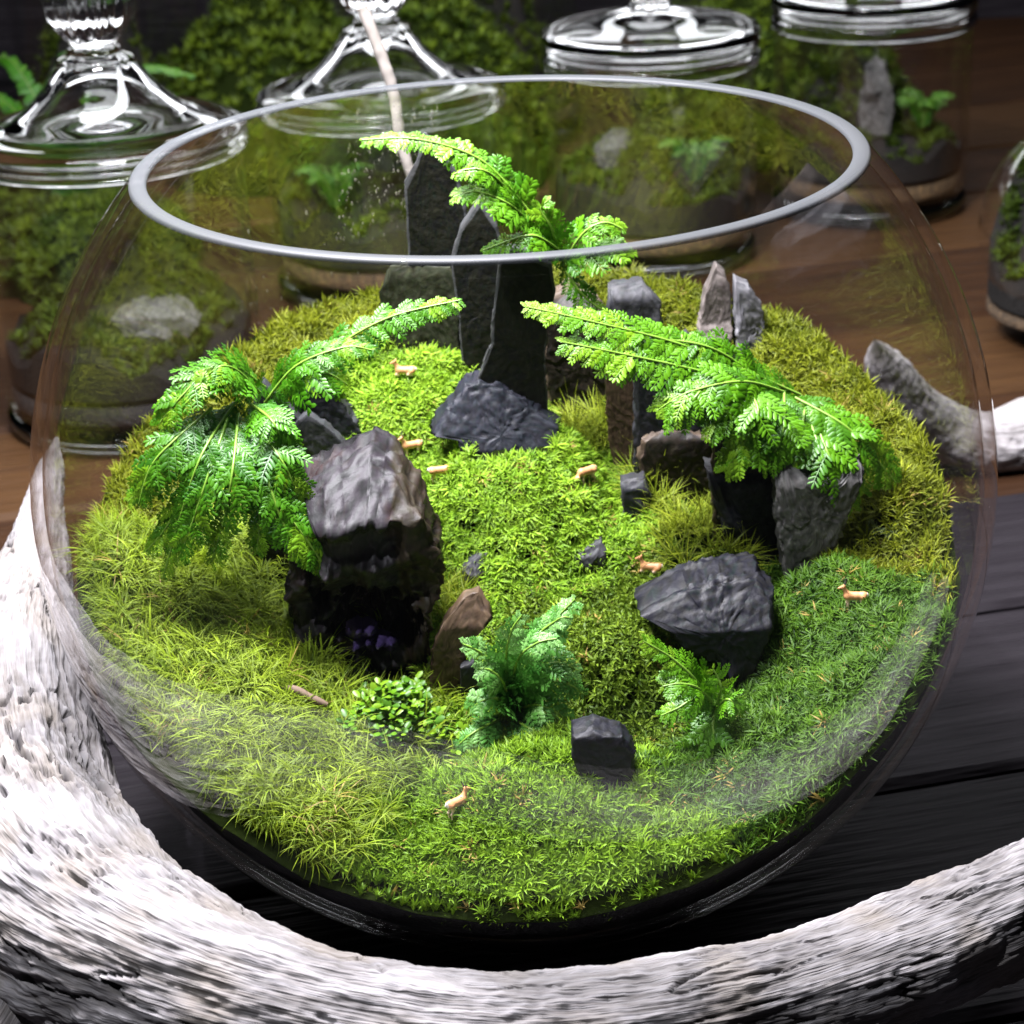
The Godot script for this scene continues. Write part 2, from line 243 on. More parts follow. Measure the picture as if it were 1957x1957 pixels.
func materials() -> void:
	# rock: mineral colour in the vertices, fine grain as relief
	var rock := vmat(0.55, 0.34)
	rock.heightmap_enabled = true
	rock.heightmap_texture = noise_tex(0.018, 6, 4, Color.BLACK, Color.WHITE)
	rock.heightmap_scale = 0.022
	rock.uv1_triplanar = true
	rock.uv1_scale = Vector3(26, 26, 26)
	M.rock = rock
	var moss_leaf := vmat(0.55, 0.3)
	moss_leaf.backlight_enabled = true
	moss_leaf.backlight = Color(0.7, 0.7, 0.7)
	M.moss = moss_leaf
	var fern := vmat(0.42, 0.4)
	fern.backlight_enabled = true
	fern.backlight = Color(0.7, 0.7, 0.7)
	M.fern = fern
	M.leafy = fern
	var soil := mat(Color(0.012, 0.011, 0.010), 0.9, 0.3)
	soil.heightmap_enabled = true
	soil.heightmap_texture = noise_tex(0.05, 4, 8, Color.BLACK, Color.WHITE)
	soil.heightmap_scale = 0.15
	soil.uv1_triplanar = true
	soil.uv1_scale = Vector3(20, 20, 20)
	M.soil = soil
	M.gravel_tex = noise_tex(0.045, 2, 60, Color(0.25, 0.25, 0.25), Color.WHITE, 512, FastNoiseLite.TYPE_CELLULAR)
	M.under = mat(Color(0.009, 0.014, 0.003), 0.95, 0.05)
	var pane := StandardMaterial3D.new()
	pane.transparency = BaseMaterial3D.TRANSPARENCY_ALPHA
	pane.albedo_color = Color(1, 1, 1, 0.0)
	pane.roughness = 0.0
	M.pane = pane
	var solid := StandardMaterial3D.new()
	solid.transparency = BaseMaterial3D.TRANSPARENCY_ALPHA
	solid.albedo_color = Color(1, 1, 1, 0.0)
	solid.roughness = 0.0
	solid.refraction_enabled = true
	solid.refraction_scale = 0.05
	M.glass = solid
	var drop := mat(Color(0.45, 0.42, 0.33), 0.4, 0.6)
	drop.transparency = BaseMaterial3D.TRANSPARENCY_ALPHA
	drop.albedo_color.a = 0.16
	M.drop = drop
	var rim := mat(Color(0.048, 0.052, 0.056), 0.5, 0.4)
	rim.transparency = BaseMaterial3D.TRANSPARENCY_ALPHA
	rim.albedo_color.a = 0.7
	M.rim = rim
	var wood := vmat(0.8, 0.3)
	wood.heightmap_enabled = true
	wood.heightmap_texture = noise_tex(0.04, 5, 21, Color.BLACK, Color.WHITE)
	wood.heightmap_scale = 0.05
	wood.albedo_texture = noise_tex(0.045, 5, 22, Color(0.80, 0.78, 0.75), Color.WHITE)
	wood.uv1_scale = Vector3(5, 2.2, 1)
	M.driftwood = wood
	M.twig = mat(Color(0.26, 0.235, 0.21), 0.7, 0.2)
	M.deer = vmat(0.5, 0.5)
	M.antler = mat(Color(0.02, 0.015, 0.012), 0.6)
	M.eye = mat(Color(0.005, 0.005, 0.005), 0.2)
	var cr := mat(Color(0.05, 0.034, 0.10), 0.25, 0.7)
	M.crystal = cr
	for k in 4:
		var plank := StandardMaterial3D.new()
		var hi: Color = [Color(0.066, 0.032, 0.012), Color(0.045, 0.02, 0.008), Color(0.021, 0.018, 0.021), Color(0.014, 0.012, 0.014)][k]
		var lo: Color = [Color(0.04, 0.019, 0.008), Color(0.022, 0.010, 0.005), Color(0.010, 0.008, 0.010), Color(0.006, 0.005, 0.006)][k]
		plank.albedo_texture = noise_tex(0.012, 5, 30 + k, lo.linear_to_srgb(), hi.linear_to_srgb())
		plank.roughness = 0.62
		plank.metallic_specular = 0.22
		plank.heightmap_enabled = true
		plank.heightmap_texture = noise_tex(0.02, 4, 40, Color.BLACK, Color.WHITE)
		plank.heightmap_scale = 0.15
		plank.uv1_triplanar = true
		plank.uv1_scale = Vector3(1.2, 14, 14)
		M["plank%d" % k] = plank


# ---------------------------------------------------------------- mesh builders
func grid_mesh(nu: int, nv: int, v: PackedVector3Array, colors: PackedColorArray, uv: PackedVector2Array, wrap_u: bool, flip := false) -> ArrayMesh:
	# v holds nv rows of nu points; wrap_u joins the ends of each row
	var idx := PackedInt32Array()
	var mu := nu if wrap_u else nu - 1
	idx.resize(mu * (nv - 1) * 6)
	var k := 0
	var nrm := PackedVector3Array()
	nrm.resize(v.size())
	for j in nv - 1:
		for i in mu:
			var a := j * nu + i
			var b := j * nu + (i + 1) % nu
			var c := a + nu
			var d := b + nu
			if flip:
				var t := a
				a = b
				b = t
				t = c
				c = d
				d = t
			idx[k] = a
			idx[k + 1] = b
			idx[k + 2] = c
			idx[k + 3] = b
			idx[k + 4] = d
			idx[k + 5] = c
			k += 6
			var n := (v[c] - v[b]).cross(v[a] - v[d])
			if n.length_squared() > 0.0:
				n = (v[c] - v[b]).cross(v[d] - v[a])
			nrm[a] += n
			nrm[b] += n
			nrm[c] += n
			nrm[d] += n
	for i in nrm.size():
		nrm[i] = nrm[i].normalized() if nrm[i].length_squared() > 0.0 else Vector3.UP
	var arr := []
	arr.resize(Mesh.ARRAY_MAX)
	arr[Mesh.ARRAY_VERTEX] = v
	arr[Mesh.ARRAY_NORMAL] = nrm
	if colors.size():
		arr[Mesh.ARRAY_COLOR] = colors
	if uv.size():
		arr[Mesh.ARRAY_TEX_UV] = uv
	arr[Mesh.ARRAY_INDEX] = idx
	var m := ArrayMesh.new()
	m.add_surface_from_arrays(Mesh.PRIMITIVE_TRIANGLES, arr)
	return m


func lathe(profile: PackedVector2Array, n := 96, flutes := 0, depth := 0.0, from_y := 0.0) -> ArrayMesh:
	# profile points (radius, height) run from the bottom up along the outside
	var v := PackedVector3Array()
	for p in profile:
		for i in n:
			var a := TAU * i / n
			var r := p.x
			if flutes and p.y > from_y:
				r *= 1.0 + depth * cos(a * flutes)
			v.append(Vector3(r * cos(a), p.y, r * sin(a)))
	return grid_mesh(n, profile.size(), v, PackedColorArray(), PackedVector2Array(), true, false)


func smooth_profile(pts: Array, steps := 6) -> PackedVector2Array:
	var out := PackedVector2Array()
	var n := pts.size()
	for i in n - 1:
		for s in steps:
			var p: Vector2 = pts[i]
			out.append(p.cubic_interpolate(pts[i + 1], pts[maxi(i - 1, 0)], pts[mini(i + 2, n - 1)], float(s) / steps))
	out.append(pts[n - 1])
	return out


func spline(pts: PackedVector3Array, steps: int) -> PackedVector3Array:
	var out := PackedVector3Array()
	var n := pts.size()
	for i in n - 1:
		for s in steps:
			out.append(pts[i].cubic_interpolate(pts[i + 1], pts[maxi(i - 1, 0)], pts[mini(i + 2, n - 1)], float(s) / steps))
	out.append(pts[n - 1])
	return out


func bevel_box(size: Vector3, b: float) -> ArrayMesh:
	var st := SurfaceTool.new()
	st.begin(Mesh.PRIMITIVE_TRIANGLES)
	st.set_smooth_group(-1)
	var h := size / 2.0
	var quad := func(p: Array):
		var n: Vector3 = (p[1] - p[0]).cross(p[2] - p[0])
		var c: Vector3 = (p[0] + p[1] + p[2] + p[3]) / 4.0
		var q := [p[0], p[1], p[2], p[3]] if n.dot(c) < 0 else [p[3], p[2], p[1], p[0]]
		for k in [0, 1, 2, 0, 2, 3]:
			st.add_vertex(q[k])
	for ax in 3:
		var u := (ax + 1) % 3
		var w := (ax + 2) % 3
		for s in [-1.0, 1.0]:
			var face := []
			for c in [[-1, -1], [1, -1], [1, 1], [-1, 1]]:
				var p := Vector3.ZERO
				p[ax] = s * h[ax]
				p[u] = c[0] * (h[u] - b)
				p[w] = c[1] * (h[w] - b)
				face.append(p)
			quad.call(face)
			for s2 in [-1.0, 1.0]:
				var e := []
				for c in [[-1, 0], [1, 0], [1, 1], [-1, 1]]:
					var p := Vector3.ZERO
					p[w] = c[0] * (h[w] - b)
					p[ax] = s * (h[ax] if c[1] == 0 else h[ax] - b)
					p[u] = s2 * (h[u] if c[1] == 1 else h[u] - b)
					e.append(p)
				quad.call(e)
	for sx in [-1.0, 1.0]:
		for sy in [-1.0, 1.0]:
			for sz in [-1.0, 1.0]:
				var s := Vector3(sx, sy, sz)
				var tri := [s * Vector3(h.x, h.y - b, h.z - b), s * Vector3(h.x - b, h.y, h.z - b), s * Vector3(h.x - b, h.y - b, h.z)]
				if (tri[1] - tri[0]).cross(tri[2] - tri[0]).dot(s) > 0:
					tri.reverse()
				for p in tri:
					st.add_vertex(p)
	st.generate_normals()
	return st.commit()


func tube(pts: PackedVector3Array, radii: PackedFloat32Array, sides := 8) -> ArrayMesh:
	var v := PackedVector3Array()
	var n := pts.size()
	var side := Vector3.ZERO
	for j in n:
		var t := (pts[mini(j + 1, n - 1)] - pts[maxi(j - 1, 0)]).normalized()
		if side == Vector3.ZERO:
			side = t.cross(Vector3.UP if absf(t.y) < 0.9 else Vector3.RIGHT).normalized()
		side = (side - t * side.dot(t)).normalized()
		var up := t.cross(side)
		for i in sides:
			var a := TAU * i / sides
			v.append(pts[j] + (side * cos(a) + up * sin(a)) * radii[j])
	return grid_mesh(sides, n, v, PackedColorArray(), PackedVector2Array(), true, true)


# ---------------------------------------------------------------- the setting
func setting() -> void:
	# planks of the table top, slightly turned
	var turn := deg_to_rad(12.0)
	var top := Node3D.new()
	top.name = "tabletop"
	top.rotation.y = turn
	add_child(top)
	tag(top, "dark weathered plank table the bowl, driftwood and jars stand on", "", "", "structure")
	var z := 0.36
	var k := 0
	var widths := [0.12, 0.115, 0.13, 0.12, 0.11, 0.125, 0.12, 0.13, 0.12, 0.115, 0.13, 0.12, 0.12, 0.13]
	for w in widths:
		z -= w
		var m: Material = M["plank%d" % ([3, 2, 3, 2, 2, 1, 0, 1, 0, 1, 0, 1, 1, 1][k])]
		put("plank", bevel_box(Vector3(2.6, 0.04, w - 0.004), 0.003), m, top, Transform3D(Basis(), Vector3(rng.randf_range(-0.05, 0.05), -0.02 + rng.randf_range(-0.0012, 0.0), z + w / 2.0)))
		k += 1
	var under := put("table_underside", bevel_box(Vector3(2.6, 0.02, 1.7), 0.002), M.plank3, null, Transform3D(Basis(Vector3.UP, turn), Vector3(0, -0.052, -0.48)))
	tag(under, "dark boards below the gaps of the table", "", "", "structure")
	var wall := Node3D.new()
	wall.name = "back_wall"
	add_child(wall)
	tag(wall, "dark board wall behind the jars", "", "", "structure")
	for i in 7:
		put("board", bevel_box(Vector3(2.8, 0.156, 0.02), 0.003), M["plank%d" % (2 if i % 2 else 3)], wall, Transform3D(Basis(), Vector3(rng.randf_range(-0.05, 0.05), -0.1 + i * 0.16, -1.46)))


func bowl() -> void:
	var b := thing("glass_bowl", "large round clear glass bowl with a thick cut rim, holding the moss garden", "bowl", Vector3.ZERO)
	var rim_h := 0.10265
	var inner := BOWL_R - BOWL_T
	var pr := PackedVector2Array()
	var a0 := -asin(0.1415 / BOWL_R)
	var a1 := asin(rim_h / BOWL_R)
	pr.append(Vector2(0.0002, 0.0006))
	for i in 81:
		var a := lerpf(a0, a1, i / 80.0)
		pr.append(Vector2(BOWL_R * cos(a), BOWL_C.y + BOWL_R * sin(a)))
	put("outer_wall", lathe(pr, 160), M.pane, b)
	var pin := PackedVector2Array()
	var b0 := -asin(0.1375 / inner)
	var b1 := asin(rim_h / inner)
	pin.append(Vector2(0.0002, BOWL_C.y - 0.1375))
	for i in 81:
		var a := lerpf(b0, b1, i / 80.0)
		pin.append(Vector2(inner * cos(a), BOWL_C.y + inner * sin(a)))
	put("inner_wall", lathe(pin, 160), M.pane, b)
	# the ground rim, a ring with eased edges
	var ro := BOWL_R * cos(a1)
	var ri := inner * cos(b1)
	var y := BOWL_C.y + rim_h
	var ring := PackedVector2Array()
	for q in [[ri, 0.0], [ri + 0.0001, 0.0007], [ri + 0.0008, 0.0013], [(ri + ro) / 2, 0.0015], [ro - 0.0008, 0.0013], [ro - 0.0001, 0.0007], [ro, 0.0]]:
		ring.append(Vector2(q[0], y + q[1]))
	ring.reverse()
	put("rim", lathe(ring, 200), M.rim, b)


func height(x: float, z: float) -> float:
	var y := 0.09 - 0.4326 * z + 0.737 * z * z + (1.1 + maxf(z, 0.0) * 14.0) * x * x
	for b in BUMPS:
		var dx: float = x - b[0] * 0.001
		var dz: float = z - b[1] * 0.001
		var r: float = b[2] * 0.001
		var q := (dx * dx + dz * dz) / (r * r)
		if q < 3.0:
			y += b[3] * 0.001 * exp(-q * q)
	return y


func lumps(x: float, z: float) -> float:
	# cushions: rounded domes side by side, larger under the long moss of the left front
	var w := smoothstep(-0.03, -0.07, x) * smoothstep(-0.01, 0.02, z)
	var wx := 0.18 * nz.get_noise_3d(x * 60.0, 5.0, z * 60.0)
	var d1 := clampf(domes.get_noise_2d(x * 75.0 + wx, z * 75.0 + wx) + 1.0, 0.0, 1.0)
	var d2 := clampf(domes.get_noise_2d(x * 40.0 + 9.0 + wx, z * 40.0 + wx) + 1.0, 0.0, 1.0)
	return lerpf(0.0045, 0.001, w) * (0.6 - d1 * d1) + lerpf(0.0085, 0.0105, w) * (0.5 - d2 * d2) + 0.0014 * nz.get_noise_3d(x * 120.0, 9.0, z * 120.0) - 0.0035


func ground(x: float, z: float) -> float:
	return height(x, z) + lumps(x, z)


func soil() -> void:
	# the planting ground: the moss-covered top, then the dark substrate down along the glass
	var n := 128
	var v := PackedVector3Array()
	var rad := BOWL_R - BOWL_T - 0.0012
	var edge := []
	for i in n:
		var a := TAU * i / n
		var lo := 0.05
		var hi := rad
		for s in 22:
			var m := (lo + hi) / 2
			var y := ground(m * cos(a), m * sin(a)) - 0.003 - BOWL_C.y
			if m * m + y * y < rad * rad:
				lo = m
			else:
				hi = m
		edge.append(lo)
	var rows := 40
	for j in rows:
		for i in n:
			var a := TAU * i / n
			var r: float = edge[i] * maxf(float(j) / (rows - 1), 0.002)
			v.append(Vector3(r * cos(a), ground(r * cos(a), r * sin(a)) - 0.003, r * sin(a)))
	put_stuff("moss_bed", grid_mesh(n, rows, v, PackedColorArray(), PackedVector2Array(), true, true), M.under, "dark green mossy ground under the moss in the bowl")
	var w := PackedVector3Array()
	for j in 20:
		for i in n:
			var a := TAU * i / n
			var r0: float = edge[i]
			var y0 := ground(r0 * cos(a), r0 * sin(a)) - 0.0032 - BOWL_C.y
			var y := lerpf(y0, -0.1365, j / 19.0)
			var r := sqrt(maxf(rad * rad - y * y, 0.0))
			if j == 0:
				r = r0
			w.append(Vector3(r * cos(a), BOWL_C.y + y, r * sin(a)))
	put_stuff("soil", grid_mesh(n, 20, w, PackedColorArray(), PackedVector2Array(), true, true), M.soil, "black substrate under the moss, seen through the bottom of the bowl")


func put_stuff(called: String, mesh: Mesh, m: Material, label: String) -> MeshInstance3D:
	var o := put(called, mesh, m)
	tag(o, label, "", "", "stuff")
	return o


# ---------------------------------------------------------------- rocks
func rock_mesh(poly: PackedVector2Array, thick: float, crest: float, lean: float, style: String, sd: float) -> ArrayMesh:
	var c := Vector2.ZERO
	var lo := Vector2(1e9, 1e9)
	var hi := -lo
	for p in poly:
		lo = lo.min(p)
		hi = hi.max(p)
	var area := 0.0
	for i in poly.size():
		var p := poly[i]
		var q := poly[(i + 1) % poly.size()]
		var cr := p.cross(q)
		area += cr
		c += (p + q) * cr
	c /= 3.0 * area
	var size := maxf(hi.x - lo.x, hi.y - lo.y)
	var n := clampi(int(size * 1900.0), 56, 150)
	var rows := clampi(int(size * 1300.0), 40, 90)
	var reach := PackedFloat32Array()
	var angs := []
	for i in n:
		angs.append(TAU * i / n)
	for p in poly:
		angs.append(fposmod((p - c).angle(), TAU))
	angs.sort()
	n = angs.size()
	for i in n:
		var d := Vector2.from_angle(angs[i])
		var best := 0.0
		for k in poly.size():
			var hit = Geometry2D.segment_intersects_segment(c, c + d * size * 3.0, poly[k], poly[(k + 1) % poly.size()])
			if hit != null:
				best = maxf(best, (hit - c).length())
		reach.append(best if best > 0.0 else size * 0.3)
	var v := PackedVector3Array()
	var colors := PackedColorArray()
	var big := style == "big"
	var amp := clampf(minf(thick * 0.16, size * 0.055), 0.0004, 0.004)
	var f1 := 0.9 / maxf(size, 0.008)
	rng.seed = int(sd * 100.0) + 3
	var cuts := []
	for k in 16:
		cuts.append([Vector2(rng.randf_range(lo.x, hi.x), rng.randf_range(lo.y, hi.y)), Vector2.from_angle(rng.randf() * TAU) * rng.randf_range(0.15, 0.95), rng.randf_range(-0.2, 1.6) * amp])
	for j in rows:
		var a := PI * (j + 0.001) / (rows - 0.998)
		var s := pow(absf(sin(a)), 0.42)
		var w := signf(cos(a)) * pow(absf(cos(a)), 0.42)
		if j < rows / 2:
			# spread the rings of the front face evenly
			var t := j / (rows / 2.0)
			if t < 0.72:
				s = lerpf(0.002, 0.90, t / 0.72)
				w = 1.0 - 0.10 * pow(t / 0.72, 3.0)
			else:
				var b := (t - 0.72) / 0.28 * PI / 2
				s = 0.90 + 0.10 * sin(b)
				w = 0.90 * (1.0 - (1.0 - cos(b)) * 1.0)
		for i in n:
			var ang: float = angs[i]
			var r := reach[i] * s
			var p := Vector3(c.x + r * cos(ang), c.y + r * sin(ang), (w - 1.0) * thick * 0.5)
			p.z -= lean * maxf(0.0, p.y - crest)
			if big and w > 0.0:   # hollow in the front of the boulder
				# an overhanging top: the face below it is set back along a ragged edge
				var edge := crest - 0.002 + 0.0055 * nz.get_noise_3d(p.x * 95.0, 3.0, 1.0) + 0.002 * nz.get_noise_3d(p.x * 320.0, 8.0, 1.0)
				p.z -= 0.0050 * smoothstep(edge + 0.0006, edge - 0.0016, p.y) * (1.0 - smoothstep(0.010, 0.016, p.x - c.x))
				p.z += 0.0075 * smoothstep(edge - 0.006, edge - 0.016, p.y) * (0.5 + 1.1 * nz.get_noise_3d(p.x * 60.0, p.y * 60.0, 7.0))
				for hole in [[0.004, -0.036, 0.0150, 0.0110, 0.012], [-0.015, -0.020, 0.003, 0.018, 0.006]]:
					var hx: float = (p.x - c.x - hole[0]) / hole[2]
					var hy: float = (p.y - crest - hole[1]) / hole[3]
					var hh := hx * hx + hy * hy + 1.0 * nz.get_noise_3dv(p * 130.0) + 0.5 * nz.get_noise_3dv(p * 380.0)
					if hh < 1.0:
						p.z -= hole[4] * (1.0 - hh * hh)
			# broken facets, slate layers, then small roughness
			var q := p * f1 * 4.0 + Vector3(sd, sd * 0.7, -sd)
			var cut := 9.0
			for f in cuts:
				cut = minf(cut, f[2] + (p.x - f[0].x) * f[1].x + (p.y - f[0].y) * f[1].y)
			cut = clampf(cut, -amp * 3.6, amp)
			var wv := nz.get_noise_3dv(q * 0.8)
			var mid := nz.get_noise_3dv(q * 2.6)
			var layer := wv * 2.2 + (p.x * 0.5 + p.y) * f1 * 5.0
			var tread := floorf(layer)
			var saw := smoothstep(0.0, 1.0, clampf((layer - tread - 0.82) / 0.18, 0.0, 1.0)) - (layer - tread)
			var fine := nz.get_noise_3dv(p * 700.0 + Vector3(sd, 0, 0))
			var rough := 0.75 if style == "wet" else (0.85 if big else 1.0)
			p.z += (cut + rough * amp * (0.18 * wv + 0.09 * mid + 0.22 * saw + 0.06 * fine)) * (0.25 + 0.75 * absf(w))
			var out := Vector2(cos(ang), sin(ang)) * (amp * rough * (0.9 * mid + 0.35 * fine + 0.6 * saw) * (1.0 - absf(w) * 0.4)) * s
			var facet2 := mid
			p.x += out.x
			p.y += out.y
			v.append(p)
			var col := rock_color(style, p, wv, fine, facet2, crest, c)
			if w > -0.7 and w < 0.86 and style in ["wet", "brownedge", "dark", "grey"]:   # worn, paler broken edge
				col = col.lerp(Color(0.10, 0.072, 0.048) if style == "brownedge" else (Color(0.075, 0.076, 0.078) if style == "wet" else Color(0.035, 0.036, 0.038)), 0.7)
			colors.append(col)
	return grid_mesh(n, rows, v, colors, PackedVector2Array(), true, false)


func rock_color(style: String, p: Vector3, wv: float, fine: float, facet: float, crest: float, c: Vector2) -> Color:
	var vein := stains.get_noise_3dv(p * 260.0 + Vector3(7, 0, 3))
	var speck := nz.get_noise_3dv(p * 420.0)
	var base := Color(0.007, 0.0075, 0.009)
	var second := Color(0.03, 0.031, 0.035)
	match style:
		"bluegrey":
			base = Color(0.006, 0.0068, 0.0095)
			second = Color(0.034, 0.037, 0.048)
		"grey":
			base = Color(0.013, 0.0135, 0.015)
			second = Color(0.07, 0.07, 0.074)
		"grey2":
			base = Color(0.03, 0.029, 0.027)
			second = Color(0.16, 0.155, 0.145)
		"bark":
			base = Color(0.035, 0.022, 0.013)
			second = Color(0.12, 0.08, 0.048)
		"brownedge":
			base = Color(0.008, 0.007, 0.0055)
			second = Color(0.035, 0.027, 0.018)
		"pale":
			base = Color(0.07, 0.058, 0.052)
			second = Color(0.19, 0.165, 0.15)
		"pale2":
			base = Color(0.06, 0.06, 0.066)
			second = Color(0.19, 0.185, 0.19)
		"wet":
			base = Color(0.005, 0.0055, 0.004)
			second = Color(0.016, 0.0165, 0.011)
		"mossy":
			base = Color(0.012, 0.014, 0.007)
			second = Color(0.05, 0.055, 0.03)
		"coal":
			base = Color(0.0035, 0.0038, 0.0048)
			second = Color(0.014, 0.015, 0.019)
		"rust":
			base = Color(0.25, 0.08, 0.02)
			second = Color(0.45, 0.18, 0.05)
		"big":
			base = Color(0.012, 0.0105, 0.0115)
			second = Color(0.036, 0.033, 0.036)
			if wv > 0.22:
				base = Color(0.02, 0.010, 0.009)
			if p.x > c.x + 0.011:
				base = Color(0.012, 0.009, 0.005)
				second = Color(0.036, 0.027, 0.016)
	var t := clampf(0.30 + 0.5 * speck + 0.30 * facet + 0.12 * fine, 0.0, 1.0)
	if absf(vein) < 0.055:
		t = minf(1.0, t + 0.45)
	return base.lerp(second, t)


func rocks() -> void:
	var k := 0
	for r in ROCKS:
		var poly := PackedVector2Array()
		var flat: Array = r[9]
		for i in flat.size() / 2:
			poly.append(Vector2(flat[i * 2], flat[i * 2 + 1]) * 0.001)
		var mesh := rock_mesh(poly, r[3] * 0.001, r[4] * 0.001, r[5], r[6], 3.7 * k + 1.0)
		var at := Vector3(r[0], r[1], r[2]) * 0.001
		if r[7] == "purple":
			var t := thing("rock", r[8], "rock", at, "dark rocks set in the moss")
			put("boulder", mesh, M.rock, t)
			rng.seed = 31
			for i in 6:
				var st := SurfaceTool.new()
				var cyl := CylinderMesh.new()
				cyl.radial_segments = 6
				cyl.rings = 1
				cyl.bottom_radius = rng.randf_range(0.0028, 0.0042)
				cyl.top_radius = cyl.bottom_radius * 0.12
				cyl.height = rng.randf_range(0.008, 0.012)
				st.append_from(cyl, 0, Transform3D())
				var dir := Vector3(rng.randf_range(-0.25, 0.25), rng.randf_range(0.1, 0.5), 1.0).normalized()
				put("crystal", st.commit(), M.crystal, t, Transform3D(Basis(Quaternion(Vector3.UP, dir)), Vector3(-0.003 + 0.0034 * (i % 4), 0.010 + 0.006 * (i / 4) + rng.randf_range(-0.001, 0.001), -0.0125)))
		else:
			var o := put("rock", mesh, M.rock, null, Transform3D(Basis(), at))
			tag(o, r[8], "rock", "dark rocks set in the moss")
		k += 1
	var sp := PackedVector3Array([Vector3(-0.008, 0.002, 0), Vector3(-0.002, 0.0035, 0.001), Vector3(0.004, 0.001, 0.003), Vector3(0.0085, -0.001, 0.004)])
	var s := put("stick", tube(spline(sp, 5), PackedFloat32Array([0.0005, 0.0009, 0.0012, 0.0013, 0.0013, 0.0014, 0.0014, 0.0014, 0.0013, 0.0013, 0.0014, 0.0014, 0.0013, 0.0012, 0.001, 0.0008]), 7), mat(Color(0.13, 0.085, 0.055), 0.8), null, Transform3D(Basis(), Vector3(STICK[0], STICK[1] + 3.0, STICK[2] + 4.0) * 0.001))
	tag(s, "short brown stick lying in the long moss in front of the purple boulder", "stick")


func in_rock(x: float, z: float) -> bool:
	for r in ROCKS:
		var flat: Array = r[9]
		var lo := 1e9
		var hi := -1e9
		for i in flat.size() / 2:
			if flat[i * 2 + 1] < 2.0:
				lo = minf(lo, flat[i * 2])
				hi = maxf(hi, flat[i * 2])
		var m: float = (hi - lo) * 0.10
		if x * 1000.0 > r[0] + lo + m and x * 1000.0 < r[0] + hi - m and z * 1000.0 < r[2] - 3.5 and z * 1000.0 > r[2] - r[3] * 0.8 and height(x, z) * 1000.0 < r[1] + 7.0:
			return true
	return false


# ---------------------------------------------------------------- moss
func leaf(st: SurfaceTool, base: Vector3, dir: Vector3, up: Vector3, length: float, width: float, curl: float, segs: int, twist := 0.0) -> void:
	# a narrow blade that bends from dir towards up by curl (negative: droops)
	var side := dir.cross(up).normalized()
	if side.length_squared() < 0.5:
		side = Vector3.RIGHT
	var d := dir.normalized()
	var p := base
	var prev := []
	var v := rng.randf_range(0.55, 1.25)   # each leaf a little paler or darker than the next
	var shade := Color(v, v * rng.randf_range(0.95, 1.04), v * rng.randf_range(0.8, 1.3))
	for k in segs + 1:
		var t := float(k) / segs
		var w := width * (0.55 + 1.8 * t * (1.0 - t)) * (1.0 - t * t * 0.92)
		var fold := d.cross(side).normalized() * w * 0.25
		var cur := [p - side * w * 0.5 - fold, p + side * w * 0.5 - fold]
		var nn := d.cross(side).normalized()
		if nn.dot(up) < 0.0:
			nn = -nn
		if k:
			st.set_color(shade)
			tri(st, prev[0], prev[1], cur[0], nn, nn, nn)
			tri(st, prev[1], cur[1], cur[0], nn, nn, nn)
		prev = cur
		p += d * length / segs
		d = d.rotated(side, curl / segs)
		side = side.rotated(d, twist / segs)


func tri(st: SurfaceTool, a: Vector3, b: Vector3, c: Vector3, na: Vector3, nb: Vector3, nc: Vector3) -> void:
	# one triangle whose front is the side that its normals point to
	var p := [a, b, c]
	var n := [na, nb, nc]
	if (c - a).cross(b - a).dot(na + nb + nc) < 0.0:
		p = [a, c, b]
		n = [na, nc, nb]
	for k in 3:
		st.set_normal(n[k])
		st.add_vertex(p[k])


